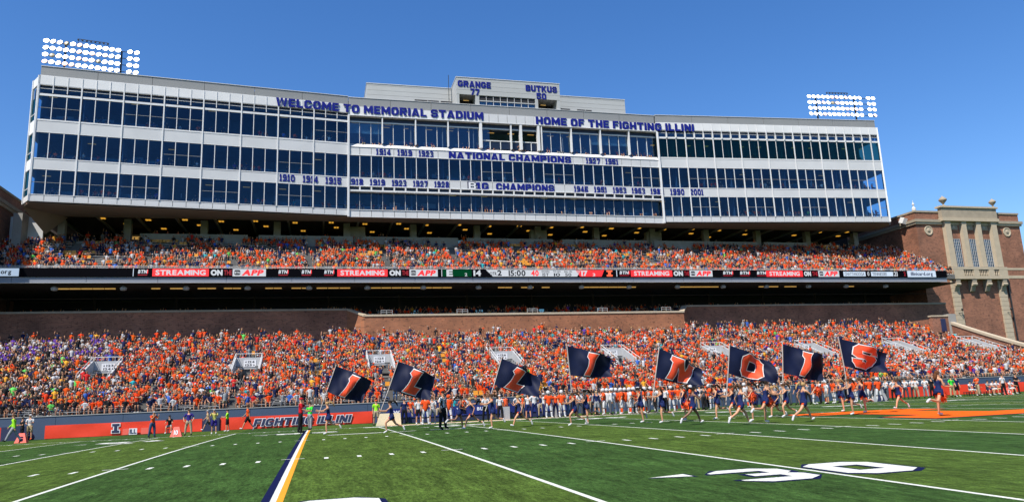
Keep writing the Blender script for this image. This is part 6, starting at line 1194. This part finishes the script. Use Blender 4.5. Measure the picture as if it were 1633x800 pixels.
def person_cols(pal, var):
    sh = pick(pal); sk = SKN[rng.choice(5, p=[.4, .28, .2, .08, .04])]; hr = HAIR[rng.integers(4)]
    hat = None
    if var % 3 == 0: hat = [WH, OR, NV, WH, GR][rng.integers(5)]
    pt = PANT[rng.integers(7)]; return sh, sk, hat or hr, hat, pt
PLACES = []; rngp = np.random.default_rng(5)
def vis(x, y, z):
    d = np.array([x, y, z])-CPOS; w_ = d@fw; u = 816.5+CF*(d@rt)/w_; v_ = 400-CF*(d@up)/w_; return -14 < u < 1647, u, v_
for i, (y, z) in enumerate(ROWS):
    x = XL+.4+rngp.uniform(0, .3)
    while x < XR-.4:
        x += .50+rngp.uniform(0, .10)
        ok, u, v_ = vis(x, y+.5, z+.8)
        if not ok: continue
        inv = any(abs(x-c) < VW+.25 and VY0-1.3 < y+.4 < VY1+.5 for c in VOMS)
        if inv: continue
        ais = any(abs(x-c) < .55 for c in AISLES)
        dens = .93
        n1 = math.sin(x*.55+i*.8)+math.sin(x*.23-i*.37+2); 
        if u < 640 and i < 14: dens = .80 if n1 > -.9 else .35
        if u < 200: dens = .78
        if n1 > 1.8: dens = min(dens, .55)
        if ais:
            if rngp.random() < .14: PLACES.append((x, y+.3, z, 'stand', u, v_, i))
            continue
        if rngp.random() < dens: PLACES.append((x+rngp.uniform(-.05, .05), y+.52, z+.41, 'sit', u, v_, i))
    
for k in range(150):                                   # people standing on the walk below the brick wall
    x = rngp.uniform(-14, 102); ok, u, v_ = vis(x, YT, ZT)
    if ok: PLACES.append((x, YT+rngp.uniform(.2, 1.6), ZT-.02, 'stand', u, v_, 99))
for i, (y, z) in enumerate(UR):
    x = UXL+.5
    while x < 114:
        x += .50+rngp.uniform(0, .12); ok, u, v_ = vis(x, y+.5, z+.8)
        if not ok or any(abs(x-c) < .55 for c in UAIS) and rngp.random() > .12: continue
        n1 = math.sin(x*.5+i*.55)+math.sin(x*.17+i*.9+1)+.5*math.sin(x*1.3-i)
        dens = .86 if n1 > -.5 else .28
        if u > 1150: dens = .93
        if u < 230: dens *= .8
        if rngp.random() < dens: PLACES.append((x, y+.52, z+.41, 'sit', u, v_, 200+i))
for x in np.arange(-12, 112, .62):                     # concourse behind the balcony wall
    ok, u, v_ = vis(x, 52, ZU+1)
    if ok and rngp.random() < .42: PLACES.append((x, YU+.9+rngp.uniform(0, 2.0), ZU, 'stand', u, v_, 300))
for r_ in range(5):                                    # shaded club seats
    for x in np.arange(-18, 113, .58):
        ok, u, v_ = vis(x, 45, ZC)
        if ok and rngp.random() < (.8 if r_ < 2 else .5): PLACES.append((x, 44.6+r_*1.0, ZC-.5+r_*.42, 'sit', u, v_, 400+r_))
for zf in (27.4, 31.9, 36.65):                         # guests at the suite windows
    for x in np.arange(-13, 106, .75):
        yy = float(np.interp(x, [p_[0] for p_ in FP], [p_[1] for p_ in FP]))+.75
        if rngp.random() < .5: PLACES.append((x, yy+rngp.uniform(0, .35), zf+.42, 'sit', 0, 0, 500))
# the 190 largest spectators (front row) stand as individual objects, the rest is one mass
front = sorted([k for k, p_ in enumerate(PLACES) if p_[6] <= 1 and p_[3] == 'sit' and 0 < p_[4] < 1633], key=lambda k: (PLACES[k][0]-CPOS[0])**2+(PLACES[k][1]-CPOS[1])**2)[:170]; fs_ = set(front)
_sl = {}
def colmat(c, nm):
    k = (nm, c)
    if k not in _sl: _sl[k] = mat('spectator_%s_%d' % (nm, len(_sl)), c, .85, spec=.15)
    return _sl[k]
LM = {}
ZONES = [(48, 'above the far left dark gate'), (185, 'above the plain red banner'), (300, 'behind the orange vest photographer'), (400, 'behind the yellow vest photographer'), (470, 'above the banner slogan start'), (520, 'behind the red capped man'), (600, 'above the banner slogan end'), (700, 'behind the bench left end'), (800, 'behind the blue bench'), (880, 'behind the black fan'), (1000, 'behind the middle players'), (1100, 'behind player 35'), (1250, 'behind the O flag runners'), (1400, 'behind the second referee'), (1700, 'above the right hand banner')]
HN = {0: 'bare head'}
for k in front:
    x, y, z, md, u, v_, i = PLACES[k]; var = int(rng.integers(15)); key = (md, var)
    if key not in LM:
        V, F, Pc = PROT[md][var]; LM[key] = newmesh('spectator', V, F, [M['clothslot']]*5, False, [int(Pc[f[0]]) for f in F])
    sh, sk, hh, hat, pt = person_cols(PAL_MAIN if u > 120 else PAL_BANDB, var)
    zone = next(s for lim, s in ZONES if u < lim); hn = ('%s hat' % CN[hat]) if hat else {0: 'brown hair', 1: 'dark hair', 2: 'blond hair', 3: 'auburn hair'}[HAIR.index(hh)]
    pn = {0: 'navy', 1: 'khaki', 2: 'black', 3: 'grey', 4: 'blue', 5: 'beige', 6: 'dark navy'}[PANT.index(pt)]
    o = obj('person', LM[key], None, (x, y, z), '%s shirt, %s shorts, %s, %s row %s' % (CN[sh], pn, hn, 'front' if i == 0 else 'second', zone), 'person', 'spectators in the two lowest rows')
    o.rotation_euler = (0, 0, rng.uniform(-.4, .4))
    for si, (c, nm) in enumerate(((sk, 'skin'), (sh, 'shirt'), (pt, 'trousers'), (hh, 'hair'), (WH, 'shoe'))): o.material_slots[si].link = 'OBJECT'; o.material_slots[si].material = colmat(tuple(c), nm)
Vs, Cs, LT, LS, off, nl = [], [], [], [], 0, 0; FI = []
for k, (x, y, z, md, u, v_, i) in enumerate(PLACES):
    if k in fs_: continue
    var = int(rng.integers(15)); V, F, Pc = PROT[md][var]; a = rng.uniform(-.5, .5); s = rng.uniform(.92, 1.08)
    if md == 'sit' and rng.random() < .06 and i < 300: V, F, Pc = PROT['stand'][var]; z = z-.41
    ca, sa = math.cos(a), math.sin(a); P = V*s; P = np.c_[P[:, 0]*ca-P[:, 1]*sa+x, P[:, 0]*sa+P[:, 1]*ca+y, P[:, 2]+z]
    pal = PAL_MAIN
    if i < 99:
        if u < 175 and v_ < 575: pal = PAL_BANDT
        elif u < 120-(v_-575)*.1 and v_ < 640: pal = PAL_BANDB
        elif u > 1430 and v_ > 560: pal = PAL_R
        elif u > 1270 and u < 1345 and v_ > 605: pal = ([YE, OR, NV, WH], [.5, .2, .1, .2])
    sh, sk, hh, hat, pt = person_cols(pal, var)
    j = rng.uniform(.8, 1.15)
    if sh == OR: sh = (OR[0]*rng.uniform(.85, 1.12), OR[1]*rng.uniform(.75, 1.7), OR[2]*rng.uniform(.7, 2.5))
    cols = np.array([sk, np.array(sh)*j, pt, hh, (.4, .4, .4)])[Pc]*.86
    Vs.append(P); Cs.append(np.clip(cols, 0, .85)); FI.append([tuple(q+off for q in f) for f in F]); off += len(V)
Vs = np.concatenate(Vs).astype(np.float32); Cs = np.concatenate(Cs)
me = bpy.data.meshes.new('crowd'); loops = [q for fl in FI for f in fl for q in f]; tot = np.array([len(f) for fl in FI for f in fl], dtype=np.int32)
me.vertices.add(len(Vs)); me.vertices.foreach_set('co', Vs.ravel()); me.loops.add(len(loops)); me.loops.foreach_set('vertex_index', np.array(loops, dtype=np.int32)); me.polygons.add(len(tot)); st = np.zeros(len(tot), np.int32); st[1:] = np.cumsum(tot)[:-1]
me.polygons.foreach_set('loop_start', st); me.polygons.foreach_set('loop_total', tot); me.update(calc_edges=True)
ca_ = me.color_attributes.new('Col', 'FLOAT_COLOR', 'POINT'); ca_.data.foreach_set('color', np.c_[Cs, np.ones(len(Cs))].astype(np.float32).ravel())
mc = bpy.data.materials.new('crowd_clothing'); mc.use_nodes = True; at_ = mc.node_tree.nodes.new('ShaderNodeVertexColor'); at_.layer_name = 'Col'; bs_ = mc.node_tree.nodes['Principled BSDF']; bs_.inputs['Roughness'].default_value = .85; bs_.inputs['Specular IOR Level'].default_value = .15; mc.node_tree.links.new(at_.outputs[0], bs_.inputs['Base Color']); me.materials.append(mc)
obj('crowd', me, None, kind='stuff', label='dense crowd of spectators in orange, navy and white filling both stands')
print('crowd people', len(PLACES), 'faces', len(tot))
# golden yellow stadium blankets / seat backs on empty benches
b = MB()
for k in range(260):
    up_ = rng.random() < .45; rws = UR if up_ else ROWS; i = int(rng.integers(len(rws))); y, z = rws[i]; x = rng.uniform(-12, 108); w_ = rng.integers(1, 5)
    if any(abs(x-c) < VW+2.4 and VY0-2 < y < VY1+1 for c in VOMS): continue
    for q in range(w_): b.box(x+q*.5, x+q*.5+.42, y+.4, y+.66, z+.413, z+.5); b.box(x+q*.5, x+q*.5+.42, y+.62, y+.68, z+.5, z+.82)
M['gold'] = mat('golden_yellow_plastic', (.75, .33, .03), .5); b.build('seat_backs', M['gold'], lb, kind='stuff')
